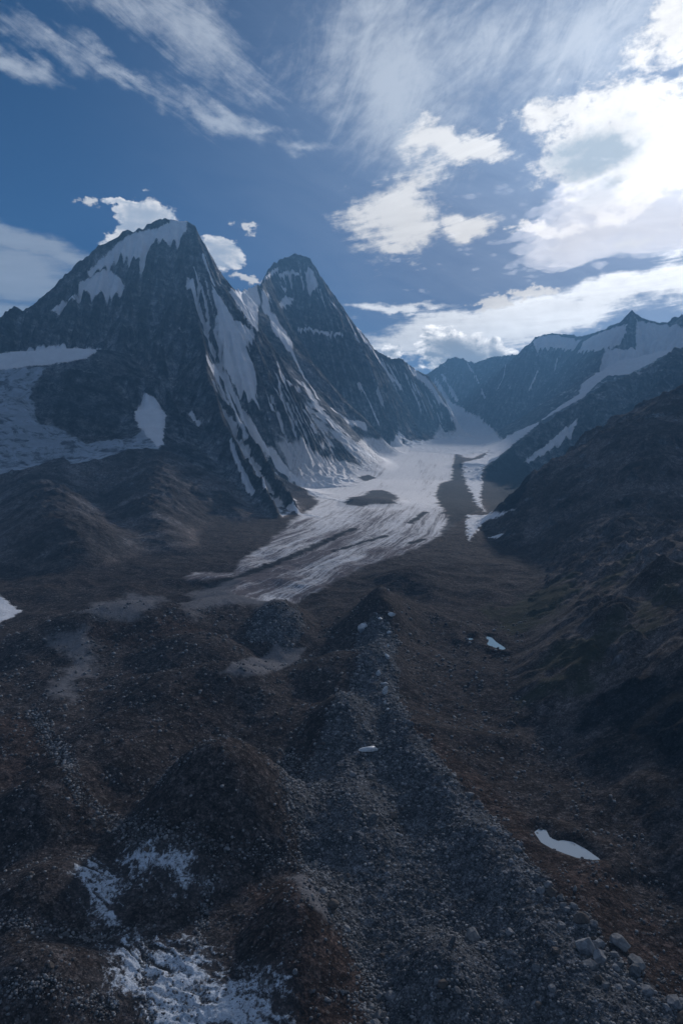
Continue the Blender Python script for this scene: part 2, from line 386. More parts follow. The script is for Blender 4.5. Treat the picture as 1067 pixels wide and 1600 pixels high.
def erode(h, mask, n, steps, rng, allow):
    """Water drops run down the slopes, carve gullies and drop their load at the foot (all drops together, vectorised)."""
    H, W = h.shape
    iy, ix = np.nonzero(mask)
    for batch in range(n):
        d = np.zeros_like(h)
        k = rng.randint(0, len(iy), 60000)
        px = ix[k] + rng.rand(len(k)); py = iy[k] + rng.rand(len(k))
        vx = np.zeros(len(k)); vy = np.zeros(len(k)); load = np.zeros(len(k)); wat = np.ones(len(k)); spd = np.ones(len(k))
        def at(px, py):
            i = py.astype(np.int32); j = px.astype(np.int32); fx, fy = px - j, py - i
            return i, j, fx, fy, h[i, j], h[i, j + 1], h[i + 1, j], h[i + 1, j + 1]
        i, j, fx, fy, a, b, c, e = at(px, py)
        z = a * (1 - fx) * (1 - fy) + b * fx * (1 - fy) + c * (1 - fx) * fy + e * fx * fy
        for s in range(steps):
            gx_ = (b - a) * (1 - fy) + (e - c) * fy; gy_ = (c - a) * (1 - fx) + (e - b) * fx
            vx = vx * .12 - gx_ * .88; vy = vy * .12 - gy_ * .88
            l = np.hypot(vx, vy) + 1e-6
            px = np.clip(px + vx / l, 2, W - 4); py = np.clip(py + vy / l, 2, H - 4)
            i2, j2, fx2, fy2, a, b, c, e = at(px, py)
            z2 = a * (1 - fx2) * (1 - fy2) + b * fx2 * (1 - fy2) + c * (1 - fx2) * fy2 + e * fx2 * fy2
            dz = z2 - z
            spd = np.sqrt(np.clip(spd * spd - dz * .2, .02, 12))
            cap = np.maximum(-dz, .05) * spd * wat * .35
            dep = np.where(dz > 0, np.minimum(dz, load), np.where(load > cap, (load - cap) * .15, -np.minimum((cap - load) * .055, -dz * .25)))
            load = load - dep
            w_ = dep.astype(F32)
            for oi, oj, ww in ((0, 0, (1 - fx) * (1 - fy)), (0, 1, fx * (1 - fy)), (1, 0, (1 - fx) * fy), (1, 1, fx * fy)):
                np.add.at(d, (i + oi, j + oj), (w_ * ww).astype(F32))
            wat *= .985
            i, j, fx, fy, z = i2, j2, fx2, fy2, z2
        h += np.clip(d * .75 + blur(d, 1) * .25, -14, 6) * allow

def smax(a, b, k):
    h = np.clip(0.5 + 0.5 * (a - b) / k, 0, 1)
    return b + (a - b) * h + k * h * (1 - h)

def bil(A, x, y):
    fx = np.clip((x - GX0) / GS, 0, A.shape[1] - 1.001); fy = np.clip((y - GY0) / GS, 0, A.shape[0] - 1.001)
    j, i = fx.astype(np.int32), fy.astype(np.int32)
    fx, fy = (fx - j).astype(F32), (fy - i).astype(F32)
    return (A[i, j] * (1 - fx) + A[i, j + 1] * fx) * (1 - fy) + (A[i + 1, j] * (1 - fx) + A[i + 1, j + 1] * fx) * fy

def bicub(A, x, y):
    fx = np.clip((x - GX0) / GS, 1, A.shape[1] - 3.001); fy = np.clip((y - GY0) / GS, 1, A.shape[0] - 3.001)
    j, i = fx.astype(np.int32), fy.astype(np.int32)
    fx, fy = (fx - j).astype(F32), (fy - i).astype(F32)
    def w(t): return (-.5 * t + t * t - .5 * t ** 3, 1 - 2.5 * t * t + 1.5 * t ** 3, .5 * t + 2 * t * t - 1.5 * t ** 3, -.5 * t * t + .5 * t ** 3)
    wx, wy = w(fx), w(fy); r = 0
    for a in range(4):
        row = 0
        for b in range(4): row = row + wx[b] * A[i + a - 1, j + b - 1]
        r = r + wy[a] * row
    return r

def floor_hit(u, v):
    u, v = np.asarray(u, float), np.asarray(v, float)
    ys = np.geomspace(120, 9000, 3000); zs = floor_z(ys)
    out = []
    for a, b in zip(np.atleast_1d(u), np.atleast_1d(v)):
        dx, dy, dz = cam_dir(a, b)
        k = np.argmax(CAM_Z + dz / dy * ys < zs) or len(ys) - 1
        out.append((dx / dy * ys[k], ys[k]))
    return np.array(out)

MOUNDS = [(590, 786, 40, 5, 8), (555, 788, 26, 5, 6), (345, 1290, 125, 75, 26), (440, 985, 45, 26, 17), (535, 1150, 50, 34, 13), (470, 1470, 80, 90, 9), (270, 1115, 110, 45, 12), (150, 1200, 90, 50, 8),
          (60, 1420, 110, 70, 8), (370, 1085, 80, 26, 9), (220, 985, 120, 24, 14), (120, 1010, 110, 26, 10), (590, 985, 60, 26, 14), (300, 1030, 90, 22, 12), (560, 1300, 60, 50, 7),
          (60, 1290, 90, 45, 8), (690, 1540, 70, 80, 8), (350, 960, 80, 16, 10), (520, 1060, 70, 28, 9), (40, 1560, 120, 60, 7), (640, 910, 60, 14, 10), (250, 1200, 80, 34, 6)]

def seg_dist(x, y, pts):
    d = np.full(np.shape(x), 1e9, F32); t_ = np.zeros(np.shape(x), F32); sgn = np.zeros(np.shape(x), F32); acc = 0.0
    for a, c in zip(pts[:-1], pts[1:]):
        dx, dy = c[0] - a[0], c[1] - a[1]; L = math.hypot(dx, dy) + 1e-9
        t = np.clip(((x - a[0]) * dx + (y - a[1]) * dy) / L ** 2, 0, 1)
        e = np.hypot(x - a[0] - t * dx, y - a[1] - t * dy); m = e < d
        d = np.where(m, e, d); t_ = np.where(m, acc + t * L, t_); sgn = np.where(m, np.sign((x - a[0]) * dy - (y - a[1]) * dx), sgn); acc += L
    return d.astype(F32), t_.astype(F32), sgn.astype(F32)

def valley_floor(x, y):
    """Moraine-covered glacier surface: gentle rise, long hummocks, mounds and the medial ridge of grey rubble."""
    near = sstep(y, 1800, 950)
    z = floor_z(y) + fbm(x, y, 500, 3, .5, 81) * 8 * sstep(y, 4500, 1500)
    z = z + (fbm(x, y * .8, 170, 2, .45, 83, True) * 11 - 4) * near * sstep(y, 150, 500) + fbm(x, y, 70, 2, .5, 87) * 3.0 * near
    for u, v, ru, rv, h in MOUNDS:
        (cx, cy), = floor_hit([u], [v])
        rx = ru * cy / F; ry = rv * cy * cy / (F * 225.0) + 8
        q = ((x - cx) / rx) ** 2 + ((y - cy) / ry) ** 2
        z = z + 2.2 * h * (.6 * np.clip(1 - q * .62, 0, 1) ** 1.35 + .4 * np.exp(-1.6 * q)).astype(F32)
    pts = floor_hit([600, 590, 590, 640, 720, 800, 880, 930], [960, 1010, 1100, 1200, 1300, 1420, 1560, 1640])
    pts = np.vstack([pts, pts[-1] + (pts[-1] - pts[-2]) * 8])
    d, t, sg = seg_dist(x, y, pts)
    w = np.where(sg > 0, 26.0, 60.0)
    z = z + (20 + 7 * fbm(x, y, 70, 2, .5, 89)) * np.exp(-(d / w) ** 1.35)
    return z.astype(F32)

def build_grid():
    wx = fbm(X, Y, 420, 3, .5, 11) * 26; wy = fbm(X, Y, 420, 3, .5, 23) * 26
    mt, gid, dist, par, gul = eval_ridges(X + wx, Y + wy)
    for g_, n_ in ((SPUR, 100), (FOOT, 18)):
        w_ = blur((gid == g_).astype(F32), 6); m_b = blur(np.maximum(mt, -60), n_); mt = np.where(mt > -60, mt + (m_b - mt) * w_, mt)
    fade = sstep(dist, 8, 260) * gul
    # gullies and ribs run down the fall line: noise of the position along the parent ridge
    g = fbm(par, dist * .12, 210, 3, .55, 41, True) * 46 + fbm(par, dist * .2, 62, 2, .5, 47, True) * 15
    foot = sstep(mt - floor_z(Y), 10, 190)            # scree and snow aprons smooth out the ribs at the bottom
    mt = mt + (g - 18) * fade * (.25 + .75 * foot)
    mt = mt + (fbm(par, dist * .3, 30, 2, .5, 53, True) * 7 + fbm(X, Y, 130, 4, .6, 55, True) * 30 - 12) * np.minimum(fade, 1) * foot
    mt = mt + fbm(X, Y, 300, 4, .55, 61) * 42 * np.minimum(fade + .12, 1) * (.15 + .85 * foot) + np.minimum(gul, 1) * fbm(X, Y, 60, 3, .55, 71, True) * 7
    # broken crests
    mt = mt + (fbm(par, dist * .4, 120, 5, .6, 57, True) - .3) * 34 * (.45 + 1.3 * np.clip(perlin(par / 260, par * 0 + 3.3, 58) + .3, 0, 1)) * np.exp(-dist / 45) * sstep(gul, .3, .8)
    fl = valley_floor(X, Y)
    H = smax(mt, fl, (12 + 75 * sstep(Y, 1900, 2900)).astype(F32))
    owner = np.where(mt > fl + 8, gid, VALLEY).astype(np.int8)
    t = time.time()
    erode(H, (mt > fl + 15) & (gul > .5) & (gid != SPUR) & (gid != FOOT) & (Y > 300) & (np.abs(X / np.maximum(Y, 300)) < .75), 8, 50, np.random.RandomState(5), sstep(gul, .3, .6) * blur(((gid != SPUR) & (gid != FOOT)).astype(F32), 3))
    print('erode', time.time() - t)
    # where snow would lie in streaks: thin runs down the fall line, in the hollows
    curv = blur(H, 6) - H
    stk = fbm(par, dist * .10, 95, 4, .62, 91) + fbm(X, Y, 150, 3, .5, 95) * .5 + np.clip(curv * .09, -.5, .5)
    deb = blur(np.where(owner == VALLEY, 1, np.where(owner == FOOT, .6, np.where(owner == SPUR, .8, 0))).astype(F32), 10)
    return H.astype(F32), owner, dist, gul, stk.astype(F32), deb

Hbase, OWN, DIST, GUL, STK, DEB = build_grid()
Hsm = blur(Hbase, 2)
print('grid', time.time() - T0)

def hit(u, v, y0=120.0):
    """Where the view ray through photograph pixel (u, v) meets the ground: outlines seen in the photo become places on the map."""
    u, v = np.atleast_1d(np.asarray(u, float)), np.atleast_1d(np.asarray(v, float))
    a = (u - 533.5) / F; b = (800 - v) / F
    cy = math.cos(PITCH) + b * math.sin(PITCH); cz = -math.sin(PITCH) + b * math.cos(PITCH)
    ys = np.geomspace(y0, 11000, 1500)
    yy = np.broadcast_to(ys, (len(u), len(ys)))
    zt = bil(Hsm, a[:, None] / cy[:, None] * yy, yy)
    below = CAM_Z + cz[:, None] / cy[:, None] * yy < zt
    k = np.where(below.any(1), below.argmax(1), len(ys) - 1); k = np.maximum(k, 1)
    r = np.arange(len(u))
    e0 = CAM_Z + cz / cy * ys[k - 1] - zt[r, k - 1]; e1 = CAM_Z + cz / cy * ys[k] - zt[r, k]
    t = np.clip(e0 / (e0 - e1 + 1e-9), 0, 1)
    y = ys[k - 1] + t * (ys[k] - ys[k - 1])
    x = a / cy * y
    return np.stack([x, y, bil(Hsm, x, y)], 1)

# ------------------------------------------------------------------ map of what covers the ground
def outline(pts, sub=4):
    """Traced outline -> closed map polygon (metres)."""
    p = np.array(pts, float); q = np.roll(p, -1, 0)
    t = np.linspace(0, 1, sub, endpoint=False)[None, :, None]
    d = (p[:, None] * (1 - t) + q[:, None] * t).reshape(-1, 2)
    return hit(d[:, 0], d[:, 1])

def course(pts, sub=5):
    p = np.array(pts, float); t = np.linspace(0, 1, sub, endpoint=False)[None, :, None]
    d = np.vstack([(p[:-1, None] * (1 - t) + p[1:, None] * t).reshape(-1, p.shape[1]), p[-1:]])
    return hit(d[:, 0], d[:, 1])

def in_poly(x, y, poly, soft):
    """Soft coverage of a map polygon: 1 well inside, .5 on its edge, 0 outside."""
    out = np.zeros(x.shape, F32)
    k = np.nonzero((x > poly[:, 0].min() - soft) & (x < poly[:, 0].max() + soft) & (y > poly[:, 1].min() - soft) & (y < poly[:, 1].max() + soft))[0]
    if not len(k): return out
    xs, ys = x[k], y[k]; ins = np.zeros(len(k), bool); d2 = np.full(len(k), 1e18, F32)
    for a, b in zip(poly, np.roll(poly, -1, 0)):
        ax, ay, bx, by = F32(a[0]), F32(a[1]), F32(b[0]), F32(b[1])
        ins ^= ((ay > ys) != (by > ys)) & (xs < (bx - ax) * (ys - ay) / (by - ay + F32(1e-6)) + ax)
        dx, dy = bx - ax, by - ay
        t = np.clip(((xs - ax) * dx + (ys - ay) * dy) / (dx * dx + dy * dy + F32(1e-6)), 0, 1)
        d2 = np.minimum(d2, (xs - ax - t * dx) ** 2 + (ys - ay - t * dy) ** 2)
    d = np.sqrt(d2) / soft
    out[k] = np.clip(.5 + np.where(ins, d, -d) * .5, 0, 1)
    return out

def along(x, y, line, w, soft=2.0):
    """Coverage of a streak of half-width w (metres)."""
    out = np.zeros(x.shape, F32); m = w * soft
    k = np.nonzero((x > line[:, 0].min() - m) & (x < line[:, 0].max() + m) & (y > line[:, 1].min() - m) & (y < line[:, 1].max() + m))[0]
    if len(k):
        d, _, _ = seg_dist(x[k], y[k], line)
        out[k] = np.clip(1 - d / (w * soft), 0, 1)
    return out

SNOW = [   # clean snow: outline, edge softness in metres
    ([(272, 347), (295, 349), (290, 365), (280, 382), (267, 380), (250, 375), (232, 387), (227, 417), (220, 425), (215, 407), (185, 402), (172, 417), (160, 422), (135, 430), (145, 417), (165, 402), (175, 387), (185, 380), (200, 368), (220, 362), (240, 356)], 14),
    ([(125, 445), (150, 427), (170, 420), (180, 430), (197, 445), (195, 455), (175, 465), (150, 465), (132, 460), (115, 472), (85, 492), (79, 485), (100, 472), (120, 460)], 12),
    ([(292, 432), (303, 442), (307, 456), (314, 481), (319, 504), (312, 490), (303, 467), (291, 446)], 10),
    ([(330, 442), (338, 456), (352, 479), (366, 498), (386, 512), (400, 524), (392, 535), (385, 546), (395, 569), (403, 602), (400, 622), (406, 642), (392, 625), (378, 618), (364, 602), (351, 580), (348, 557), (344, 535), (338, 512), (340, 484)], 12),
    ([(358, 453), (369, 456), (386, 451), (402, 449), (406, 470), (403, 493), (404, 521), (392, 515), (381, 496), (369, 476)], 12),
    ([(407, 452), (417, 462), (423, 484), (434, 501), (448, 521), (458, 538), (455, 550), (448, 546), (437, 529), (427, 518), (420, 498), (411, 484)], 12),
    ([(434, 473), (445, 465), (460, 468), (455, 478), (440, 484)], 12),
    ([(480, 415), (490, 425), (497, 445), (493, 455), (483, 456), (479, 434)], 14),
    ([(674, 586), (684, 596), (704, 628), (728, 640), (760, 660), (776, 676), (790, 694), (756, 708), (712, 710), (640, 704), (640, 690), (716, 683), (704, 648)], 40),
    ([(1100, 520), (1100, 545), (1067, 542), (1044, 552), (1000, 576), (980, 586), (948, 588), (928, 604), (912, 620), (880, 638), (848, 656), (820, 680), (800, 696), (772, 720), (752, 736), (756, 760), (748, 784), (760, 800), (744, 788), (726, 752), (718, 724), (752, 716), (792, 680), (840, 660), (872, 636), (904, 616), (908, 600), (936, 580), (940, 560), (948, 546), (992, 546), (994, 532)], 18),
    ([(900, 552), (910, 535), (930, 522), (965, 510), (980, 506), (975, 530), (955, 545), (920, 550)], 20),
    ([(994, 500), (1030, 508), (1100, 515), (1100, 535), (995, 545), (993, 520)], 20),
    ([(832, 532), (844, 526), (864, 523), (908, 530), (896, 548), (864, 544), (836, 546)], 20),
    ([(896, 660), (904, 652), (896, 676), (864, 700), (812, 730), (824, 716), (852, 696)], 14),
    ([(730, 806), (760, 804), (810, 794), (800, 802), (752, 816), (732, 848), (728, 832)], 16),
    ([(762, 840), (788, 833), (776, 841)], 10),
    ([(0, 554), (67, 541), (141, 544), (159, 547), (135, 560), (98, 567), (60, 572), (0, 578), (-200, 580), (-200, 560)], 12),
    ([(225, 615), (242, 621), (259, 649), (256, 694), (247, 700), (219, 672), (208, 649)], 10),
    ([(0, 930), (15, 945), (32, 956), (0, 974), (-100, 990), (-100, 900)], 10),
]
ICE = [    # glacier ice and dirty snow
    ([(430, 692), (470, 702), (520, 724), (565, 730), (605, 760), (600, 790), (550, 802), (500, 815), (440, 838), (425, 850), (455, 815), (500, 786), (462, 750)], 20),
    ([(680, 676), (735, 672), (765, 690), (762, 706), (738, 716), (722, 714), (712, 706), (700, 712), (670, 700)], 24),
    ([(718, 690), (711, 708), (705, 750), (686, 756), (681, 775), (699, 810), (686, 836), (651, 858), (571, 884), (540, 900), (503, 921), (452, 942), (400, 938), (351, 925), (389, 900), (288, 908), (305, 894), (364, 896), (376, 875), (419, 850), (428, 836), (469, 817), (501, 809), (492, 791), (546, 785), (507, 766), (476, 731), (431, 676), (456, 696), (472, 689), (504, 718), (520, 718), (565, 727), (514, 673), (533, 676), (558, 692), (571, 683), (622, 692), (673, 692)], 14),
    ([(0, 570), (73, 575), (51, 606), (48, 621), (55, 640), (60, 663), (84, 666), (124, 688), (135, 694), (169, 688), (208, 685), (219, 674), (240, 660), (256, 694), (247, 702), (202, 702), (157, 719), (112, 727), (98, 713), (56, 730), (0, 742), (-200, 750), (-200, 570)], 14),
]
CREVASSED = [   # bare, crevassed ice that shows through the debris
    ([(120, 1365), (135, 1340), (165, 1345), (195, 1375), (195, 1395), (175, 1415), (175, 1440), (150, 1420), (125, 1390)], 11),
    ([(190, 1320), (240, 1315), (245, 1330), (310, 1332), (300, 1370), (330, 1375), (280, 1388), (230, 1385), (185, 1350)], 12),
    ([(170, 1470), (200, 1460), (235, 1472), (280, 1475), (330, 1480), (350, 1505), (400, 1520), (425, 1560), (430, 1640), (240, 1640), (220, 1580), (185, 1560), (170, 1510)], 12),
]
DUSTY = [      # pale silt and thinly covered ice
    ([(350, 1055), (375, 1030), (420, 1020), (430, 1003), (442, 1010), (475, 1010), (470, 1025), (440, 1045), (400, 1055)], 6),
    ([(300, 925), (389, 900), (452, 942), (400, 945), (350, 950), (290, 965)], 25),
    ([(440, 1370), (470, 1372), (510, 1410), (520, 1450), (480, 1420)], 6),
    ([(75, 1000), (130, 985), (150, 1010), (130, 1060), (100, 1100), (80, 1080), (110, 1030)], 18),
    ([(130, 955), (200, 930), (260, 935), (220, 960), (150, 975)], 24),
]
STREAKS_FAR = [([(690, 585), (700, 602), (714, 626)], 16), ([(752, 610), (757, 622)], 10), ([(728, 565), (738, 580), (748, 600)], 9), ([(790, 570), (786, 590), (775, 612)], 8), ([(705, 655), (722, 668)], 14), ([(840, 580), (826, 610)], 8), ([(870, 560), (866, 580)], 8)]
GREY = [([(560, 985), (590, 960), (620, 1000), (615, 1090), (660, 1160), (720, 1230), (790, 1300), (850, 1390), (930, 1470), (1000, 1540), (1067, 1585), (1200, 1660), (1200, 1900), (600, 1900), (610, 1620), (560, 1520), (510, 1410), (475, 1330), (455, 1240), (490, 1180), (510, 1120), (555, 1060)], 9),
        ([(385, 990), (400, 960), (440, 945), (470, 960), (475, 990), (450, 1010)], 10),
        ([(718, 715), (680, 776), (700, 806), (690, 838), (728, 804), (748, 800), (724, 752)], 22)]
RED = [([(640, 1120), (700, 1170), (780, 1240), (838, 1292), (850, 1330), (940, 1350), (1067, 1470), (1200, 1560), (1200, 1650), (1067, 1580), (1000, 1530), (930, 1460), (850, 1380), (790, 1290), (720, 1220), (650, 1150)], 8),
       ([(370, 1390), (440, 1370), (500, 1430), (575, 1520), (610, 1640), (430, 1640), (410, 1520), (385, 1450)], 9),
       ([(0, 1120), (60, 1110), (110, 1180), (60, 1220), (0, 1230)], 14), ([(120, 985), (280, 960), (330, 985), (200, 1010)], 18)]
GREEN = [([(779, 950), (834, 930), (884, 905), (900, 915), (879, 950), (814, 990), (769, 980)], 38), ([(844, 1050), (859, 1025), (959, 975), (1000, 990), (934, 1050), (884, 1080), (844, 1087)], 38),
         ([(925, 925), (990, 865), (1000, 872), (940, 935)], 38), ([(1000, 950), (1067, 900), (1067, 940), (1000, 985)], 38)]
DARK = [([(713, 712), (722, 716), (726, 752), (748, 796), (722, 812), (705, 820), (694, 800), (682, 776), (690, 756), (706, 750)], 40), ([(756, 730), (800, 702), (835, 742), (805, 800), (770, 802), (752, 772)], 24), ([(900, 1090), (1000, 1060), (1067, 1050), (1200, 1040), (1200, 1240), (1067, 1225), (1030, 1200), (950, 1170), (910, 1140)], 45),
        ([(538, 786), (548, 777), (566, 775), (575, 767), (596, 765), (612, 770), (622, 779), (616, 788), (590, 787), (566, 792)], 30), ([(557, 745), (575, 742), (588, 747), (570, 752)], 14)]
STREAKY = [    # faces with many thin runs of snow
    ([(295, 420), (330, 430), (348, 540), (362, 620), (405, 700), (450, 750), (505, 785), (450, 812), (400, 770), (350, 690), (318, 600), (303, 500)], 60),
    ([(430, 560), (470, 590), (520, 650), (575, 705), (500, 722), (440, 690), (410, 640)], 60),
    ([(556, 512), (640, 578), (700, 640), (700, 670), (640, 640), (590, 580)], 60),
    ([(411, 450), (450, 412), (485, 415), (520, 470), (545, 505), (500, 475), (470, 450), (440, 450), (420, 480)], 30),
    ([(300, 355), (330, 410), (345, 445), (330, 450), (312, 410)], 30)]
STREAKS = [    # snow in gullies: course, half-width in metres
    ([(321, 524), (330, 541), (334, 558)], 9), ([(455, 548), (463, 565), (475, 590), (490, 610), (498, 625)], 11),
    ([(478, 604), (495, 635), (512, 655), (530, 675), (548, 695), (580, 712)], 22), ([(465, 517), (485, 515), (500, 519), (512, 522), (535, 523)], 7),
    ([(556, 512), (580, 545), (610, 590), (625, 605)], 20), ([(641, 577), (670, 600), (690, 627), (706, 648)], 30), ([(327, 569), (352, 600), (364, 622), (381, 653), (397, 684), (414, 700)], 15),
    ([(380, 660), (402, 689), (428, 718), (450, 740), (476, 762), (507, 778), (545, 783)], 20), ([(413, 610), (425, 640), (440, 665)], 8), ([(434, 570), (440, 590), (455, 605)], 7),
    ([(436, 600), (440, 625), (450, 650)], 6), ([(472, 640), (485, 660), (493, 676)], 8), ([(345, 590), (360, 625), (372, 655), (385, 685)], 10), ([(297, 645), (310, 662)], 7),
    ([(303, 420), (315, 450), (322, 480)], 5), ([(450, 790), (470, 803), (500, 808)], 8), ([(520, 640), (545, 660), (570, 665)], 12), ([(590, 610), (600, 640)], 7), ([(411, 442), (424, 428), (434, 420)], 7),
    ([(437, 432), (455, 425), (470, 432)], 9), ([(318, 400), (326, 425), (335, 445)], 7), ([(534, 482), (550, 512), (560, 535)], 10), ([(440, 450), (448, 455)], 8), ([(1000, 512), (1040, 530)], 20),
    ([(620, 690), (626, 680), (640, 692)], 18), ([(560, 600), (575, 625), (590, 660)], 10), ([(380, 700), (400, 735), (415, 765)], 8), ([(360, 690), (375, 730), (395, 770)], 6)]
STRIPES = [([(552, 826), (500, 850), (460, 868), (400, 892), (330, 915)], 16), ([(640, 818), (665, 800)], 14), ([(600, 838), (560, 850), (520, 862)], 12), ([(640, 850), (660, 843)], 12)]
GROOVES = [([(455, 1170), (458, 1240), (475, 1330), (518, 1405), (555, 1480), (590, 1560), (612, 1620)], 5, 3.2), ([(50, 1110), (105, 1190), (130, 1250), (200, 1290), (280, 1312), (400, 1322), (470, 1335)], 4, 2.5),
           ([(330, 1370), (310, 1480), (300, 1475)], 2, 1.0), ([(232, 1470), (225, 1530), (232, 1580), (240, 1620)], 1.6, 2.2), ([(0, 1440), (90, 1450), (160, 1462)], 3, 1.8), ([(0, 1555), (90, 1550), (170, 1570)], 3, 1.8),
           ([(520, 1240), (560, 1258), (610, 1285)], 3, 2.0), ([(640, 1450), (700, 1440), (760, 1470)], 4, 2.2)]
POND_OUTLINES = [[(835, 1300), (842, 1295), (853, 1297), (858, 1302), (862, 1310), (872, 1314), (880, 1313), (895, 1316), (915, 1327), (937, 1343), (925, 1344), (900, 1340), (880, 1333), (860, 1325), (845, 1316)],
                 [(753, 998), (760, 994), (768, 996), (775, 1003), (790, 1013), (785, 1016), (765, 1009), (757, 1005)], [(731, 996), (738, 997), (740, 1001), (733, 1001)]]
PONDS = []
for p in POND_OUTLINES:
    h = outline(p, 1); zw = float(np.median(h[:, 2])) - .5
    q = []
    for u, v in p:
        dx, dy, dz = cam_dir(u, v); t = (zw - CAM_Z) / dz
        q.append((dx * t, dy * t))
    PONDS.append((np.array(q), zw))

# ------------------------------------------------------------------ terrain mesh
def build_terrain():
    # rings of vertices: about one per pixel where the camera looks, coarse elsewhere
    rows, r = [], 25.0
    while r < 11400:
        rows.append(r)
        cap = 6 if r < 1000 else 3.8 if r < 2200 else 4.6 if r < 5700 else 8 if r < 7600 else 16
        r += min(max(r * r / (682 * 225) * .95, .35 if r > 180 else 4), cap)
    rows = np.array(rows + [12500, 14500], F32)
    ta = np.linspace(-.60, .60, 860)
    az = np.concatenate([np.arctan(ta), np.arctan(.60) + (2 * np.pi - 2 * np.arctan(.60)) * np.linspace(0, 1, 150)[1:-1]]).astype(F32)
    nr, na = len(rows), len(az)
    RR = np.repeat(rows, na); AA = np.tile(az, nr)
    x, y = RR * np.sin(AA), RR * np.cos(AA)
    z = bicub(Hbase, x, y)
    own = OWN[np.clip(((y - GY0) / GS + .5).astype(np.int32), 0, len(gy) - 1), np.clip(((x - GX0) / GS + .5).astype(np.int32), 0, len(gx) - 1)]
    gul = bil(GUL, x, y)
    print('verts', len(x), nr, na, time.time() - T0)
    wxy = fbm(x, y, 45, 3, .6, 201), fbm(x, y, 45, 3, .6, 207)
    def cover(table, warp):
        m = np.zeros(x.shape, F32)
        for pts, soft in table:
            m = np.maximum(m, in_poly(x + wxy[0] * soft * warp, y + wxy[1] * soft * warp, outline(pts), soft))
        return m
    snow = cover(SNOW, .9); ice = cover(ICE[:3], .9); hice = cover(ICE[3:], .9); crev = cover(CREVASSED, 1.0); dusty = cover(DUSTY, 1.2)
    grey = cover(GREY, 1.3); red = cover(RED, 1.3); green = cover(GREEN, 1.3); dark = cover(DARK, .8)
    for pts, w in STREAKS + STREAKS_FAR:
        snow = np.maximum(snow, along(x + wxy[0] * w * .5, y + wxy[1] * w * .5, course(pts), w) * 1.0)
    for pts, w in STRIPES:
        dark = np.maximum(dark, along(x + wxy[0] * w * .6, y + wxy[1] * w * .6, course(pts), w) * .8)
    streaky = cover(STREAKY, .5); stk = bil(STK, x, y)
    near = sstep(RR, 1500, 700); mid = sstep(RR, 3200, 1500)
    rock = (own != VALLEY) & (own != HANG)
    # position across the glacier, for the flow lines in its surface
    flow = course([(700, 660), (690, 720), (660, 770), (600, 830), (520, 870), (420, 910), (300, 950), (150, 1000), (-100, 1080)])
    fd, ft, fs = seg_dist(x, y, flow); lat = fd * fs
    # finer relief
    kk = np.nonzero((RR < 2600) & ((own == VALLEY) | (own == FOOT) | (own == SPUR)) & (np.abs(AA) < .62))[0]
    xs, ys, nn, gk = x[kk], y[kk], near[kk], grey[kk]
    d = (fbm(xs, ys, 48, 2, .5, 301, True) - .3) * 1.6 * mid[kk] + fbm(xs, ys, 13, 3, .6, 311) * (.55 + 1.2 * gk) * (nn * .8 + .2) * mid[kk] + fbm(xs, ys, 4.2, 3, .6, 321) * .55 * nn * (.25 + gk) + np.maximum(fbm(xs, ys, 1.9, 2, .6, 331) - .05, 0) * .9 * sstep(RR[kk], 700, 380) * (.35 + gk)
    z[kk] += d * 1.2
    kk = np.nonzero(((own == FOOT) | (own == SPUR)) & (RR < 3000) & (np.abs(AA) < .62))[0]
    up = sstep(z[kk] - floor_z(y[kk]), 12, 70)
    z[kk] += ((fbm(x[kk], y[kk], 120, 3, .55, 371, True) - .3) * np.where(own[kk] == FOOT, 11, 5) + (fbm(x[kk], y[kk], 45, 4, .6, 375, True) - .3) * np.where(own[kk] == FOOT, 4.5, 1.6) + np.maximum(fbm(x[kk], y[kk], 90, 5, .6, 377) - .10, 0) * np.where(own[kk] == SPUR, 48, 26)) * up * (1 - .8 * np.clip(hice[kk] + snow[kk], 0, 1))
    kk = np.nonzero(rock & (RR > 900) & (RR < 9000) & (np.abs(AA) < .62))[0]
    amp = np.clip(gul[kk], 0, 1) * sstep(bil(DIST, x[kk], y[kk]), 0, 40)
    z[kk] += (fbm(x[kk], y[kk], 34, 3, .6, 341, True) * 9 - 3) * amp * (1 - .75 * np.clip(snow[kk] * 1.6, 0, 1))
    cr = np.nonzero(crev > .02)[0]
    q = (x[cr] * .45 + y[cr] * .9); pq = (x[cr] * .9 - y[cr] * .45)
    crh = np.zeros(x.shape, F32); crh[cr] = fbm(q + fbm(x[cr], y[cr], 16, 3, .55, 351) * 7, pq * .3, 6.5, 4, .6, 355, True)
    z[cr] += crev[cr] * crh[cr] * 2.2
    hg = np.nonzero((own == HANG) | (snow > .5))[0]
    z[hg] += fbm(x[hg], y[hg], 30, 3, .6, 361, True) * 3.0 * sstep(RR[hg], 800, 1800)
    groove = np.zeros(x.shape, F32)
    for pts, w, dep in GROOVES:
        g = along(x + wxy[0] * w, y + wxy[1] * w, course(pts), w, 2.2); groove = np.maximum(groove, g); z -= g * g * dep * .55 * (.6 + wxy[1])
    for poly, zw in PONDS:
        k = np.nonzero((np.abs(x - poly[:, 0].mean()) < 130) & (np.abs(y - poly[:, 1].mean()) < 130))[0]
        m = in_poly(x[k] + wxy[0][k] * .6, y[k] + wxy[1][k] * .6, poly, 24.0)       # .5 = shore
        sd = (.5 - m) * 48                                                          # metres from the shore, + outside
        t = sstep(sd, 22, 2)
        z[k] = z[k] * (1 - t) + (zw + np.clip(sd, -3, 30) * .45) * t
    print('masks', time.time() - T0)
    # faces, split into one mesh per landform
    i = np.arange(nr - 1)[:, None] * na; j = np.arange(na)[None, :]; j2 = (j + 1) % na
    quads = np.stack([i + j, i + j2, i + na + j2, i + na + j], -1).reshape(-1, 4).astype(np.int32)
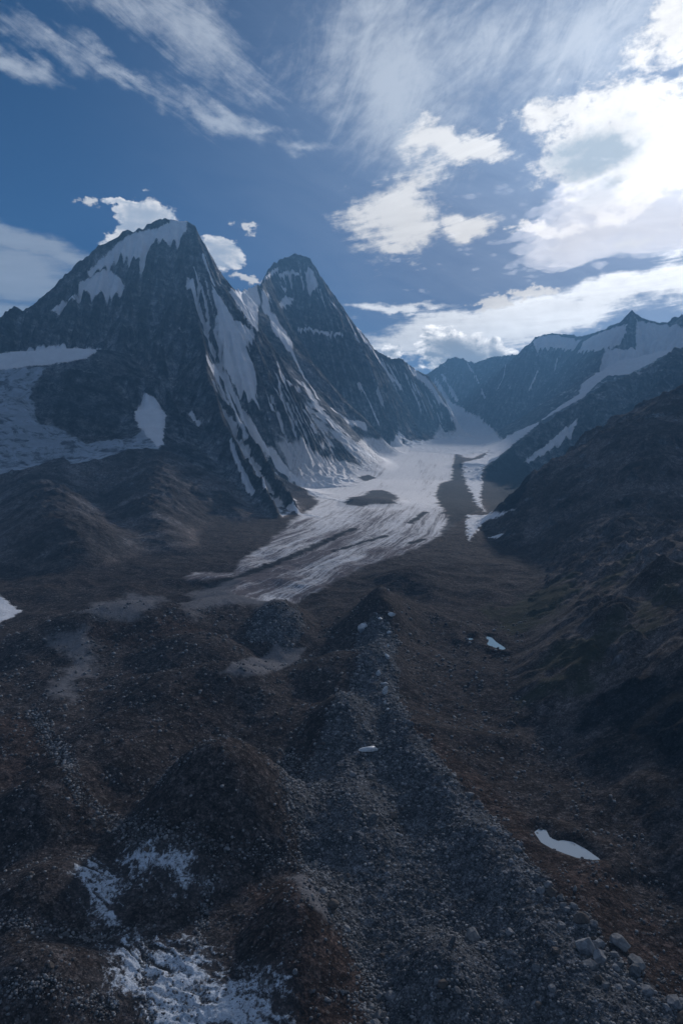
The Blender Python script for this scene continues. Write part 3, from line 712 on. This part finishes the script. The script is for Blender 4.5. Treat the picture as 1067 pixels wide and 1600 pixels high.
    fid = own[quads[:, 0]].astype(np.int32)
    glac = (fid == VALLEY) & (np.maximum(ice, snow)[quads[:, 0]] > .5) & (RR[quads[:, 0]] > 800)
    fid[glac] = 8
    names = {VALLEY: 'moraine_ground', MAIN: 'mountain_peak', SECOND: 'second_mountain', FAR: 'far_mountains', BLUE: 'mountain_ridge', SPUR: 'hillside', FOOT: 'foothills', HANG: 'hanging_glacier', 8: 'glacier'}
    A = dict(crh=crh, hice=hice, streaky=streaky, stk=stk, snow=snow, ice=ice, crev=crev, dusty=dusty, grey=grey, red=red, green=green, dark=dark, lat=lat, flow=ft, groove=groove,
             debris=bil(DEB, x, y))
    co = np.stack([x, y, z], 1).astype(F32)
    for g, nm in names.items():
        q = quads[fid == g]
        if not len(q): continue
        used, inv = np.unique(q, return_inverse=True); q = inv.reshape(-1, 4).astype(np.int32)
        me = bpy.data.meshes.new(nm)
        me.vertices.add(len(used)); me.vertices.foreach_set('co', co[used].ravel())
        me.loops.add(q.size); me.loops.foreach_set('vertex_index', q.ravel())
        me.polygons.add(len(q)); me.polygons.foreach_set('loop_start', np.arange(0, q.size, 4, dtype=np.int32))
        me.polygons.foreach_set('use_smooth', np.ones(len(q), bool))
        for k, v in A.items():
            me.attributes.new(k, 'FLOAT', 'POINT').data.foreach_set('value', v[used].astype(F32))
        me.update(calc_edges=True)
        me.materials.append(TERRAIN_MAT)
        o = bpy.data.objects.new(nm, me); col.objects.link(o); o['kind'] = 'structure'
    print('terrain', time.time() - T0)
    FIELDS.update({k: A[k].reshape(nr, na) for k in ('grey', 'groove', 'crev', 'snow', 'debris')})
    return rows, az, co.reshape(nr, na, 3)

def terrain_material():
    m = bpy.data.materials.new('terrain'); m.use_nodes = True
    S.nt = nt = m.node_tree; nt.nodes.clear()
    A = lambda k: S(attr(k).outputs['Fac'])
    geo = nt.nodes.new('ShaderNodeNewGeometry'); P = S(geo.outputs['Position']); N = S(geo.outputs['Normal'])
    px, py, pz = sep(P); nx, ny, nz = sep(N)
    big = noise(P, .004, 6, .6); med = noise(P, .03, 6, .62); fine = noise(P, .22, 6, .68); grit = noise(P, 1.4, 4, .7)
    # bedrock: dark schist with faint tilted strata and rusty zones
    strat = noise(xyz(px * .004 + pz * .006, py * .004, pz * .045 + px * .012), 1.0, 7, .65)
    rock = mix(step(strat, .35, .65), (.072, .080, .094), (.150, .155, .166))
    rock = mix(step(big, .48, .7) * .45, rock, (.150, .132, .122))
    vert = noise(xyz(px * .05, py * .05, pz * .012), 1.0, 8, .72, .6)
    rock = scale_col(rock, (.45 + 1.0 * step(med, .3, .7)) * (.40 + 1.1 * step(vert, .3, .7)) * (.55 + .9 * step(fine, .25, .75)))
    # debris
    deb = mix(step(big, .35, .65), (.068, .056, .054), (.092, .078, .075))
    deb = mix(step(med, .45, .7) * .5, deb, (.118, .108, .108))
    stone = voro(P, .55, out='Color'); sr, sg, sb = sep(stone)
    c2, _, _ = sep(voro(P, .16, out='Color')); c3, _, _ = sep(voro(P, 1.3, out='Color'))
    cell = (.55 + .60 * sr ** 1.6) * (.66 + .62 * c2 ** 1.4) * (.50 + 1.0 * c3 ** 2.0) * 1.18
    stk = A('stk')
    fall = .55 + .90 * step(stk + (fine - .5) * .3, -.35, .45)
    deb = scale_col(deb, (.55 + .75 * step(fine, .3, .7)) * cell)
    deb = mix(A('debris'), scale_col(deb, fall), deb)
    rock = scale_col(rock, (.72 + .56 * c2) * fall * (.72 + .56 * step(noise(P, .011, 5, .6), .35, .65)))  # broad noise paints buttress shading into the rock colour
    grey = scale_col(mix(med, (.108, .112, .123), (.170, .176, .188)), (.55 + .75 * step(fine, .3, .7)) * cell)
    red = scale_col(mix(med, (.076, .053, .046), (.106, .077, .067)), (.6 + .6 * step(fine, .3, .7)) * cell)
    outc = step(noise(vmul(P, (1.0, 1.0, 2.0)), .012, 6, .6) + (.72 - nz) * .55, .56, .66)
    def th(a, nz_, amp=.7, w=.1): return step(a + (nz_ - .5) * amp, .5 - w, .5 + w)
    dbr = A('debris')
    c = mix(dbr, rock, mix(step(dbr, .95, .8) * .75, deb, scale_col(mix(med, (.215, .172, .152), (.135, .118, .116)), fall * cell)))
    c = mix(outc * step(dbr, .97, .9) * .8, c, rock)
    c = mix(th(A('red'), med, .9, .25) * .85, c, red)
    c = mix(th(A('grey'), med, .7, .16), c, grey)
    c = mix(th(A('green'), med, 1.0, .22) * .75, c, scale_col(mix(fine, (.030, .036, .022), (.060, .062, .040)), 1.0))
    # lone pale stones
    pale = step(sr, .93, .97) * step(voro(P, .55), .75, .35)
    c = mix(pale * A('debris') * .5, c, (.17, .165, .165))
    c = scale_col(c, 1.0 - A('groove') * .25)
    dusty = th(A('dusty'), fine * .6 + med * .4, 1.0, .25)
    c = mix(dusty * .75, c, scale_col(S(rgb((.22, .215, .225))), .6 + .7 * fine))
    # glacier: flow lines of dirt between pale ice
    la, fl = A('lat'), A('flow')
    lines = noise(xyz(la * .045, fl * .0024, 0.0), 1.0, 8, .7); lines2 = noise(xyz(la * .2, fl * .009, 3.0), 1.0, 6, .72)
    wide = noise(xyz(la * .008, fl * .0012, 7.0), 1.0, 4, .6)
    near = step(py, 2900.0, 1150.0)
    dirt = step(lines * .55 + lines2 * .45 + wide * .50 + near * .17 + (fine - .5) * .3, .77, .97)
    icec = mix(dirt, scale_col(S(rgb((.82, .815, .83))), .65 + .6 * lines2), (.150, .130, .135))
    c = mix(th(A('ice'), lines * .4 + med * .3 + fine * .3, 1.3, .3), c, icec)
    hd = noise(P, .018, 8, .72, 1.2); hl = noise(xyz(px * .02, py * .004, pz * .06), 1.0, 6, .7)
    hic = mix(step(hd * .75 + hl * .6, .62, .80), scale_col(S(rgb((.50, .57, .66))), .30 + 1.3 * hl), (.12, .13, .15))
    c = mix(th(A('hice'), hd, 1.0, .14), c, hic)
    snowc = scale_col(S(rgb((.80, .81, .84))), .80 + .35 * med)
    steep = step(nz, .30, .55)
    sn = A('snow')
    c = mix(th(sn + stk * .3, med * .35 + fine * .65, 1.4, .12), c, snowc)
    # snow lying in small ledges and gullies high on the mountains
    c = mix(step(A('stk') * .55 + A('streaky') * .62 + (fine - .5) * .35 + (med - .5) * .3, .66, .80) * step(A('streaky'), 0.05, .3) * .9, c, snowc)
    ledge = step(noise(vmul(P, (1.0, 1.0, .35)), .02, 8, .7) + (nz - .55) * .35, .66, .72) * step(pz, 330.0, 900.0) * (1.0 - A('debris'))
    c = mix(ledge * .6, c, snowc)
    cv = A('crev'); q = noise(xyz(px * .07 + py * .05, py * .30 - px * .12, pz * .5), 1.2, 9, .7, 1.2)
    q2 = noise(xyz(px * .9, py * .5, pz), .5, 7, .72, .6)
    strand = 1.0 - m_('ABSOLUTE', q * 2.0 - 1.0) * 2.2
    veins = step(cv * .85 + (A('crh') - .2) * .75 + (strand - .5) * .3 + (q2 - .5) * 1.6 + (grit - .5) * .4, .70, 1.12)
    c = mix(cv * .5, c, (.10, .10, .105))
    c = mix(veins * .9, c, scale_col(mix(step(strand, .2, .9), (.26, .34, .44), (.66, .72, .80)), .6 + .8 * q2))
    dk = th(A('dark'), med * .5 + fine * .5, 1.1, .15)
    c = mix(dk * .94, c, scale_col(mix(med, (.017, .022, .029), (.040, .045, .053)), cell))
    b = nt.nodes.new('ShaderNodeBsdfPrincipled'); out = nt.nodes.new('ShaderNodeOutputMaterial')
    plug(b.inputs['Base Color'], c); b.inputs['Roughness'].default_value = 1.0; b.inputs['Specular IOR Level'].default_value = .03
    rk = 1.0 - A('debris')
    h = (noise(vmul(P, (1.0, 1.0, .5)), .03, 9, .72) * 26.0 + vert * 10.0) * rk * (1.0 - sn * .7) + fine * 2.0
    nb = bump(h, .9, 1.0)
    h2 = grit * .30 + noise(P, 5.0, 3, .7) * .10 + (1.0 - voro(P, .8)) * .35 * step(sg, .45, .8)
    nb = bump(h2, .8, 1.0, nb)
    plug(b.inputs['Normal'], nb)
    nt.links.new(b.outputs[0], out.inputs[0])
    return m

TERRAIN_MAT = terrain_material()
FIELDS = {}
ROWS, AZ, CO = build_terrain()

def ground(x, y):
    """Height of the finished terrain mesh at (x, y) (arrays)."""
    r, a = np.hypot(x, y), np.arctan2(x, y)
    i = np.clip(np.searchsorted(ROWS, r) - 1, 0, len(ROWS) - 2); j = np.clip(np.searchsorted(AZ[:860], a) - 1, 0, 858)
    fi = (r - ROWS[i]) / (ROWS[i + 1] - ROWS[i]); fj = (a - AZ[j]) / (AZ[j + 1] - AZ[j])
    Z = CO[:, :, 2]
    return (Z[i, j] * (1 - fj) + Z[i, j + 1] * fj) * (1 - fi) + (Z[i + 1, j] * (1 - fj) + Z[i + 1, j + 1] * fj) * fi

# ------------------------------------------------------------------ meltwater ponds
def build_ponds():
    m = bpy.data.materials.new('water'); m.use_nodes = True
    S.nt = nt = m.node_tree; b = nt.nodes['Principled BSDF']
    b.inputs['Base Color'].default_value = (.38, .44, .49, 1); b.inputs['Roughness'].default_value = .06; b.inputs['IOR'].default_value = 1.33
    geo = nt.nodes.new('ShaderNodeNewGeometry')
    plug(b.inputs['Normal'], bump(noise(S(geo.outputs['Position']), .6, 3, .6), .05, .2))
    m2 = m.copy(); m2.name = 'water_turquoise'; m2.node_tree.nodes['Principled BSDF'].inputs['Base Color'].default_value = (.30, .44, .50, 1)
    for k, (poly, zw) in enumerate(PONDS):
        c = poly.mean(0); q = c + (poly - c) * 1.25
        me = bpy.data.meshes.new('water')
        me.from_pydata([(*p, zw) for p in q], [], [list(range(len(q)))]); me.materials.append(m2 if k else m)
        o = bpy.data.objects.new('water', me); col.objects.link(o); o['kind'] = 'structure'
build_ponds()

# ------------------------------------------------------------------ boulders, rubble, ice blocks
def rock_mesh(name, seed, sub=3, flat=.8, cuts=16, stretch=(1, 1, 1)):
    import bmesh
    rs = np.random.RandomState(seed)
    bm = bmesh.new(); bmesh.ops.create_icosphere(bm, subdivisions=sub, radius=1.0)
    v = np.array([p.co[:] for p in bm.verts])
    for k in range(cuts):                                  # broken faces
        n = rs.normal(size=3); n /= np.linalg.norm(n); d = rs.uniform(.55, .9)
        o = np.maximum(v @ n - d, 0); v -= o[:, None] * n
    q = v * 2.3
    v *= (1 + .10 * perlin((q[:, 0] + q[:, 2] * .7 + seed).astype(F32), (q[:, 1] - q[:, 2] * .6).astype(F32), seed))[:, None]
    v *= np.array(stretch) * np.array([1, 1, flat])
    for p, c in zip(bm.verts, v): p.co = c
    for f in bm.faces: f.smooth = False
    me = bpy.data.meshes.new(name); bm.to_mesh(me); bm.free()
    return me

def rock_material(name, lo, hi, rust=.0):
    m = bpy.data.materials.new(name); m.use_nodes = True
    S.nt = nt = m.node_tree; b = nt.nodes['Principled BSDF']
    tc = nt.nodes.new('ShaderNodeTexCoord'); P = S(tc.outputs['Object'])
    oi = nt.nodes.new('ShaderNodeObjectInfo'); rnd = S(oi.outputs['Random'])
    n1 = noise(P, 1.6, 8, .65); n2 = noise(P, 7.0, 5, .7)
    c = mix(step(n1, .3, .7), lo, hi)
    if rust: c = mix(step(n2 * .6 + n1 * .4, .5, .7) * rust, c, (.16, .10, .07))
    c = scale_col(c, (.55 + .6 * n2) * (.6 + .7 * rnd))
    plug(b.inputs['Base Color'], c); b.inputs['Roughness'].default_value = .88; b.inputs['Specular IOR Level'].default_value = .3
    plug(b.inputs['Normal'], bump(n2 * .12 + n1 * .2, .7, .6))
    return m

def sample(field, x, y):
    r, a = np.hypot(x, y), np.arctan2(x, y)
    i = np.clip(np.searchsorted(ROWS, r), 0, len(ROWS) - 1); j = np.clip(np.searchsorted(AZ[:860], a), 0, 859)
    return FIELDS[field][i, j]

def tag(o, label, cat, group=None):
    o['label'] = label; o['category'] = cat
    if group: o['group'] = group

def build_rocks():
    rs = np.random.RandomState(77)
    grey_m = rock_material('boulder_grey', (.12, .125, .137), (.25, .257, .268))
    pale_m = rock_material('boulder_pale', (.15, .15, .155), (.30, .297, .295))
    rust_m = rock_material('boulder_brown', (.09, .075, .065), (.15, .125, .11), .5)
    forms = []
    for k in range(9):
        me = rock_mesh('boulder', 100 + k, 3, rs.uniform(.55, .9), 18, (1, rs.uniform(.65, 1), 1))
        me.materials.append(grey_m if k % 3 else (pale_m if k % 2 else rust_m)); forms.append(me)
    def put(me, u, v, wpx, tilt=None, mat=None, sink=.1, sz=None, xy=None):
        if xy is None:
            (x, y, z), = hit([u], [v]); z = ground(np.array([x]), np.array([y]))[0]
        else:
            x, y = xy; z = ground(np.array([x]), np.array([y]))[0]
        d = math.sqrt(x * x + y * y + (z - CAM_Z) ** 2)
        s = sz if sz else wpx * d / F * .5
        o = bpy.data.objects.new('boulder', me); col.objects.link(o)
        o.location = (x, y, z + s * sink)
        o.rotation_euler = tilt if tilt else (rs.normal() * .25, rs.normal() * .25, rs.uniform(0, 6.28))
        o.scale = (s * rs.uniform(.9, 1.15), s * rs.uniform(.9, 1.15), s * rs.uniform(.85, 1.1))
        return o
    def special(u, v, w, label, mat, seed, stretch=(1, .8, .8), tilt=None, sink=.3):
        me = rock_mesh('boulder', seed, 4, 1.0, 20, stretch); me.materials.append(mat)
        tag(put(me, u, v, w, tilt, sink=sink), label, 'boulder')
    special(739, 1456, 24, 'pale rounded boulder alone on smooth grey silt of the moraine', pale_m, 501, (1, .85, .75))
    special(706, 1490, 17, 'tall dark slab leaning against the lip of the grey moraine bank', grey_m, 502, (.6, .45, 1.6), (.35, .2, .6))
    special(914, 1490, 31, 'big blocky blue-grey boulder, tallest in the cluster on the moraine edge', grey_m, 503, (.9, .8, 1.05), (.1, .05, .4))
    special(936, 1503, 25, 'broad grey boulder low beside the tallest block on the moraine edge', grey_m, 504, (1, .8, .8))
    special(966, 1478, 27, 'pale tilted slab at the edge between grey rubble and red earth', pale_m, 505, (1.1, .7, .6), (.2, .35, -.5))
    special(994, 1509, 25, 'flat pale boulder sitting upslope of the twin grey block by red earth', pale_m, 506, (1.1, .8, .6))
    special(990, 1526, 22, 'bluish boulder just below the flat pale one by the red earth', grey_m, 507, (.9, .8, .9))
    special(844, 1398, 14, 'smooth grey boulder above the hollow in the moraine flank', grey_m, 508, (1, .75, .7))
    special(875, 1450, 14, 'rounded pale boulder in the hollow above the big blocks', pale_m, 509, (.9, .9, .85))
    special(885, 1427, 12, 'small squarish grey boulder at the rim of the rubble hollow', grey_m, 510, (1, .9, .8))
    special(898, 1397, 10, 'upright white boulder at the border of grey rubble and red earth', pale_m, 511, (.7, .7, 1.2))
    special(693, 1556, 15, 'rust-brown boulder standing out on the blue-grey gravel', rust_m, 512, (1, .8, .9))
    special(734, 1243, 12, 'pale block high on the moraine crest beside the red strip', pale_m, 513, (1, .8, .8))
    special(411, 1540, 11, 'pale standing stone at the margin of the bare ice', pale_m, 514, (.7, .6, 1.5), (.1, .1, .4))
    special(461, 1531, 10, 'pointed grey stone on the reddish brown mound near the ice', grey_m, 515, (.8, .7, 1.2))
    special(518, 1408, 15, 'dark cracked block jutting over the boulder-filled gully', grey_m, 516, (1, .8, .9), (.2, .1, .3))
    special(432, 1119, 9, 'dark knob of rock on the brown debris slope', rust_m, 517, (1, .8, .8))
    special(230, 1335, 10, 'dark boulder perched on a strip of bare ice', rust_m, 518, (1, .8, .8))
    special(940, 1518, 9, 'small white stone lying among the rubble below the large blocks', pale_m, 519)
    n_special = 19
    def scatter(n, smin, smax, rmin, rmax, accept, cmin=1.0):
        out = []
        while len(out) < n:
            u = rs.uniform(-.56, .56, 6000); y = np.exp(rs.uniform(math.log(rmin), math.log(rmax), 6000)); x = u * y
            p = accept(x, y); k = np.nonzero(rs.rand(6000) < p)[0]
            for q in k: out.append((x[q], y[q], smin * (smax / smin) ** (rs.rand() ** 1.9)))
        return out[:n]
    clump = lambda x, y: np.clip(perlin((x / 22).astype(F32), (y / 22).astype(F32), 901) * 1.6 + .35, 0, 1)
    crest = lambda x, y: np.clip(sample('grey', x, y) * 4 * (1 - sample('grey', x, y)) + .12, 0, 1) * (sample('grey', x, y) > .3)
    zones = [(46, 1.5, 3.4, 262, 420, lambda x, y: np.where(x > .22 * y, crest(x, y), 0), 'large grey block in the boulder field beside the red earth strip, lower right', 'large blocks beside the red earth'),
             (125, 1.2, 4.4, 250, 560, lambda x, y: crest(x, y) * clump(x, y), 'grey angular boulder in the rubble band along the grey moraine', 'boulders in the rubble band of the grey moraine'),
             (60, .9, 2.2, 240, 480, lambda x, y: sample('groove', x, y) * 1.0, 'rough stone lodged in a dark gully between debris mounds', 'stones lodged in the gullies'),
             (48, .8, 1.9, 245, 520, lambda x, y: np.where((sample('grey', x, y) < .2) & (sample('crev', x, y) < .1) & (sample('groove', x, y) < .1) & (x < 20), clump(x, y) ** 3, 0), 'lone weathered stone scattered on the brown debris mounds', 'stones scattered over the brown debris')]
    for n, a, b, r0, r1, acc, lab, grp in zones:
        for x, y, s in scatter(n, a, b, r0, r1, acc):
            tag(put(forms[rs.randint(len(forms))], 0, 0, 0, sz=s, xy=(x, y)), lab, 'boulder', grp)
    # rubble too fine to count: one mesh
    base = [rock_mesh('rubble', 300 + k, 1, .75, 6) for k in range(6)]
    bv = [np.array([v.co[:] for v in m.vertices], F32) for m in base]; bf = [np.array([p.vertices[:] for p in m.polygons], np.int32) for m in base]
    for m in base: bpy.data.meshes.remove(m)
    dens = lambda x, y: np.clip(.022 + crest(x, y) * (.15 + .85 * clump(x, y)) + sample('grey', x, y) * .16 + sample('groove', x, y) * .9 + .16 * clump(x * 1.7, y) ** 3, 0, 1) * (1 - sample('snow', x, y)) * (sample('debris', x, y) > .9)
    pts = scatter(42000, .2, 1.5, 235, 900, dens)
    P = np.array(pts, F32); zz = ground(P[:, 0], P[:, 1]).astype(F32)
    P[:, 2] *= np.clip(P[:, 1] / 420, .7, 1.9)
    V, Fc, off = [], [], 0; kind = rs.randint(0, 6, len(P)); ang = rs.uniform(0, 6.28, len(P)).astype(F32)
    for k in range(6):
        q = np.nonzero(kind == k)[0]; b = bv[k]; c, s_ = np.cos(ang[q])[:, None], np.sin(ang[q])[:, None]; sc_ = P[q, 2][:, None]
        vx = (b[None, :, 0] * c - b[None, :, 1] * s_) * sc_ + P[q, 0][:, None]
        vy = (b[None, :, 0] * s_ + b[None, :, 1] * c) * sc_ + P[q, 1][:, None]
        vz = b[None, :, 2] * sc_ + (zz[q] + P[q, 2] * .2)[:, None]
        V.append(np.stack([vx, vy, vz], -1).reshape(-1, 3))
        Fc.append((bf[k][None] + (np.arange(len(q)) * len(b))[:, None, None] + off).reshape(-1, 3)); off += len(q) * len(b)
    V = np.concatenate(V).astype(F32); Fc = np.concatenate(Fc).astype(np.int32)
    me = bpy.data.meshes.new('rubble')
    me.vertices.add(len(V)); me.vertices.foreach_set('co', V.ravel())
    me.loops.add(Fc.size); me.loops.foreach_set('vertex_index', Fc.ravel())
    me.polygons.add(len(Fc)); me.polygons.foreach_set('loop_start', np.arange(0, Fc.size, 3, dtype=np.int32))
    me.update(calc_edges=True)
    m = bpy.data.materials.new('rubble'); m.use_nodes = True; S.nt = nt = m.node_tree; b = nt.nodes['Principled BSDF']
    geo = nt.nodes.new('ShaderNodeNewGeometry'); ri = S(geo.outputs['Random Per Island'])
    g = noise(S(geo.outputs['Position']), .03, 3, .6)
    c = mix(ri ** 1.8, (.06, .06, .065), (.30, .30, .305)); c = mix(step(g, .55, .7) * .5, c, (.10, .085, .075))
    plug(b.inputs['Base Color'], c); b.inputs['Roughness'].default_value = .9
    me.materials.append(m)
    o = bpy.data.objects.new('rubble', me); col.objects.link(o); o['kind'] = 'stuff'
    # blocks of clean ice that stick out of the debris
    im = bpy.data.materials.new('ice'); im.use_nodes = True; S.nt = nt = im.node_tree; b = nt.nodes['Principled BSDF']
    tc = nt.nodes.new('ShaderNodeTexCoord'); Pn = S(tc.outputs['Object'])
    n1 = noise(vmul(Pn, (1.0, 1.0, 3.0)), 1.5, 7, .65)
    plug(b.inputs['Base Color'], mix(step(n1, .45, .72), (.62, .65, .68), (.22, .21, .21))); b.inputs['Roughness'].default_value = .5
    for u, v, w, st, lab in [(567, 987, 15, (.8, .4, .9), 'largest bare ice face on the grey cone of debris'), (612, 965, 9, (1, .6, .6), 'small ice face beside a dark hollow, farthest of the ice blocks'),
                             (594, 972, 5, (1, .7, .7), 'tiny ice lump between the largest ice face and the dark hollow'), (604, 1032, 9, (.7, .5, 1.0), 'upright jagged ice block in the line of broken ice'),
                             (591, 1056, 8, (.7, .5, 1.0), 'pale ice tooth on the brown slope left of the ice line'), (600, 1074, 8, (1.1, .35, .4), 'thin slanting sliver of ice between two ice blocks'),
                             (602, 1090, 10, (.7, .5, 1.3), 'tallest dirty ice block, lowest in the line of broken ice'), (577, 1170, 19, (1.3, .45, .22), 'long flat ice ledge under the grey rubble mound'), (608, 992, 5, (1, .5, .8), 'ice chip between the dark hollow and the upright jagged block'),
                             (606, 1013, 5, (.8, .5, 1), 'narrow ice chip just above the upright jagged ice block'), (601, 1102, 7, (.5, .4, 1.2), 'thin upright ice splinter below the tallest dirty block'), (606, 1112, 5, (1, .6, .5), 'last small ice scrap at the foot of the ice line')]:
        me = rock_mesh('ice_block', int(u * 3 + v), 3, 1.0, 14, st); me.materials.append(im)
        (x, y, z), = hit([u], [v]); z = ground(np.array([x]), np.array([y]))[0]
        o = bpy.data.objects.new('ice_block', me); col.objects.link(o); s = w * math.hypot(y, CAM_Z - z) / F * .5
        s *= 1.5; o.location = (x, y, z + s * .3); o.scale = (s, s, s); o.rotation_euler = (.2, .1, rs.uniform(-.5, .5)); tag(o, lab, 'ice block', 'ice blocks showing through the moraine')

build_rocks()

# ------------------------------------------------------------------ air
def build_haze():
    x0, x1, y0, y1, z0, z1 = -15500, 15500, -15500, 15500, float(CO[:, :, 2].min()) - 1.0, float(CO[:, :, 2].max()) + 30
    v = [(x, y, z) for z in (z0, z1) for y in (y0, y1) for x in (x0, x1)]
    f = [(0, 2, 3, 1), (4, 5, 7, 6), (0, 1, 5, 4), (2, 6, 7, 3), (0, 4, 6, 2), (1, 3, 7, 5)]
    me = bpy.data.meshes.new('haze'); me.from_pydata(v, [], f)
    m = bpy.data.materials.new('haze'); m.use_nodes = True; nt = m.node_tree; nt.nodes.clear()
    p = nt.nodes.new('ShaderNodeVolumePrincipled'); o = nt.nodes.new('ShaderNodeOutputMaterial')
    p.inputs['Color'].default_value = (.23, .53, .93, 1); p.inputs['Density'].default_value = HAZE; p.inputs['Anisotropy'].default_value = .05
    nt.links.new(p.outputs[0], o.inputs['Volume'])
    me.materials.append(m)
    ob = bpy.data.objects.new('haze', me); col.objects.link(ob); ob['kind'] = 'stuff'
HAZE = 8.5e-5
build_haze()

# ------------------------------------------------------------------ the cloud bank that drifts in front of the sun
def build_cloud():
    """A ragged sheet of real cloud, 3 km up and 9 km off; its shade lies over the near moraine and the foot of the left peak."""
    alt = 3000.0; k = alt / math.tan(R(SUN_EL)); ox, oy = k * math.sin(R(SUN_AZ)), k * math.cos(R(SUN_AZ))
    foot = np.array([(-1250, 2450), (-800, 2500), (-420, 2300), (-330, 1800), (150, 1700), (520, 1550), (1000, 1750), (1600, 2300), (2000, 1500), (1700, -300), (-1500, -300), (-1500, 1200)], F32)
    g = 45.0
    xs = np.arange(-3300, 2700, g, dtype=F32); ys = np.arange(-1100, 4300, g, dtype=F32)
    X_, Y_ = np.meshgrid(xs, ys); shp = X_.shape
    m = in_poly((X_ + fbm(X_, Y_, 900, 3, .5, 401) * 260).ravel(), (Y_ + fbm(X_, Y_, 900, 3, .5, 405) * 260).ravel(), foot, 420.0).reshape(shp)
    th = 330 * np.clip(m * 1.25 - .25 + fbm(X_, Y_, 400, 6, .66, 411) * .95, 0, 1)
    lift = fbm(X_, Y_, 1300, 3, .5, 421) * 45
    on = th > 2
    n = on.size; top = np.arange(n).reshape(shp); bot = np.where(on, top + n, top)
    v = np.concatenate([np.stack([X_ + ox, Y_ + oy, alt + lift + np.where(on, th * .6, 0)], -1).reshape(-1, 3), np.stack([X_ + ox, Y_ + oy, alt + lift - np.where(on, th * .4, 0)], -1).reshape(-1, 3)])
    cell = on[:-1, :-1] | on[1:, :-1] | on[:-1, 1:] | on[1:, 1:]
    cell[[0, -1]] = False; cell[:, [0, -1]] = False
    q = lambda a, r: np.stack([a[:-1, :-1][cell], a[:-1, 1:][cell], a[1:, 1:][cell], a[1:, :-1][cell]][::r], -1)
    f = np.concatenate([q(top, 1), q(bot, -1)])
    used, inv = np.unique(f, return_inverse=True)
    me = bpy.data.meshes.new('cloud'); me.from_pydata(v[used].tolist(), [], inv.reshape(-1, 4).tolist()); me.update()
    mt = bpy.data.materials.new('cloud'); mt.use_nodes = True; nt = mt.node_tree; nt.nodes.clear()
    p = nt.nodes.new('ShaderNodeVolumePrincipled'); o = nt.nodes.new('ShaderNodeOutputMaterial')
    p.inputs['Color'].default_value = (.97, .98, 1, 1); p.inputs['Density'].default_value = .00115; p.inputs['Anisotropy'].default_value = .42
    nt.links.new(p.outputs[0], o.inputs['Volume'])
    me.materials.append(mt)
    ob = bpy.data.objects.new('cloud', me); col.objects.link(ob)
    tag(ob, 'thin bright ragged cloud bank drifting in front of the low sun above the far ridge', 'cloud')
build_cloud()
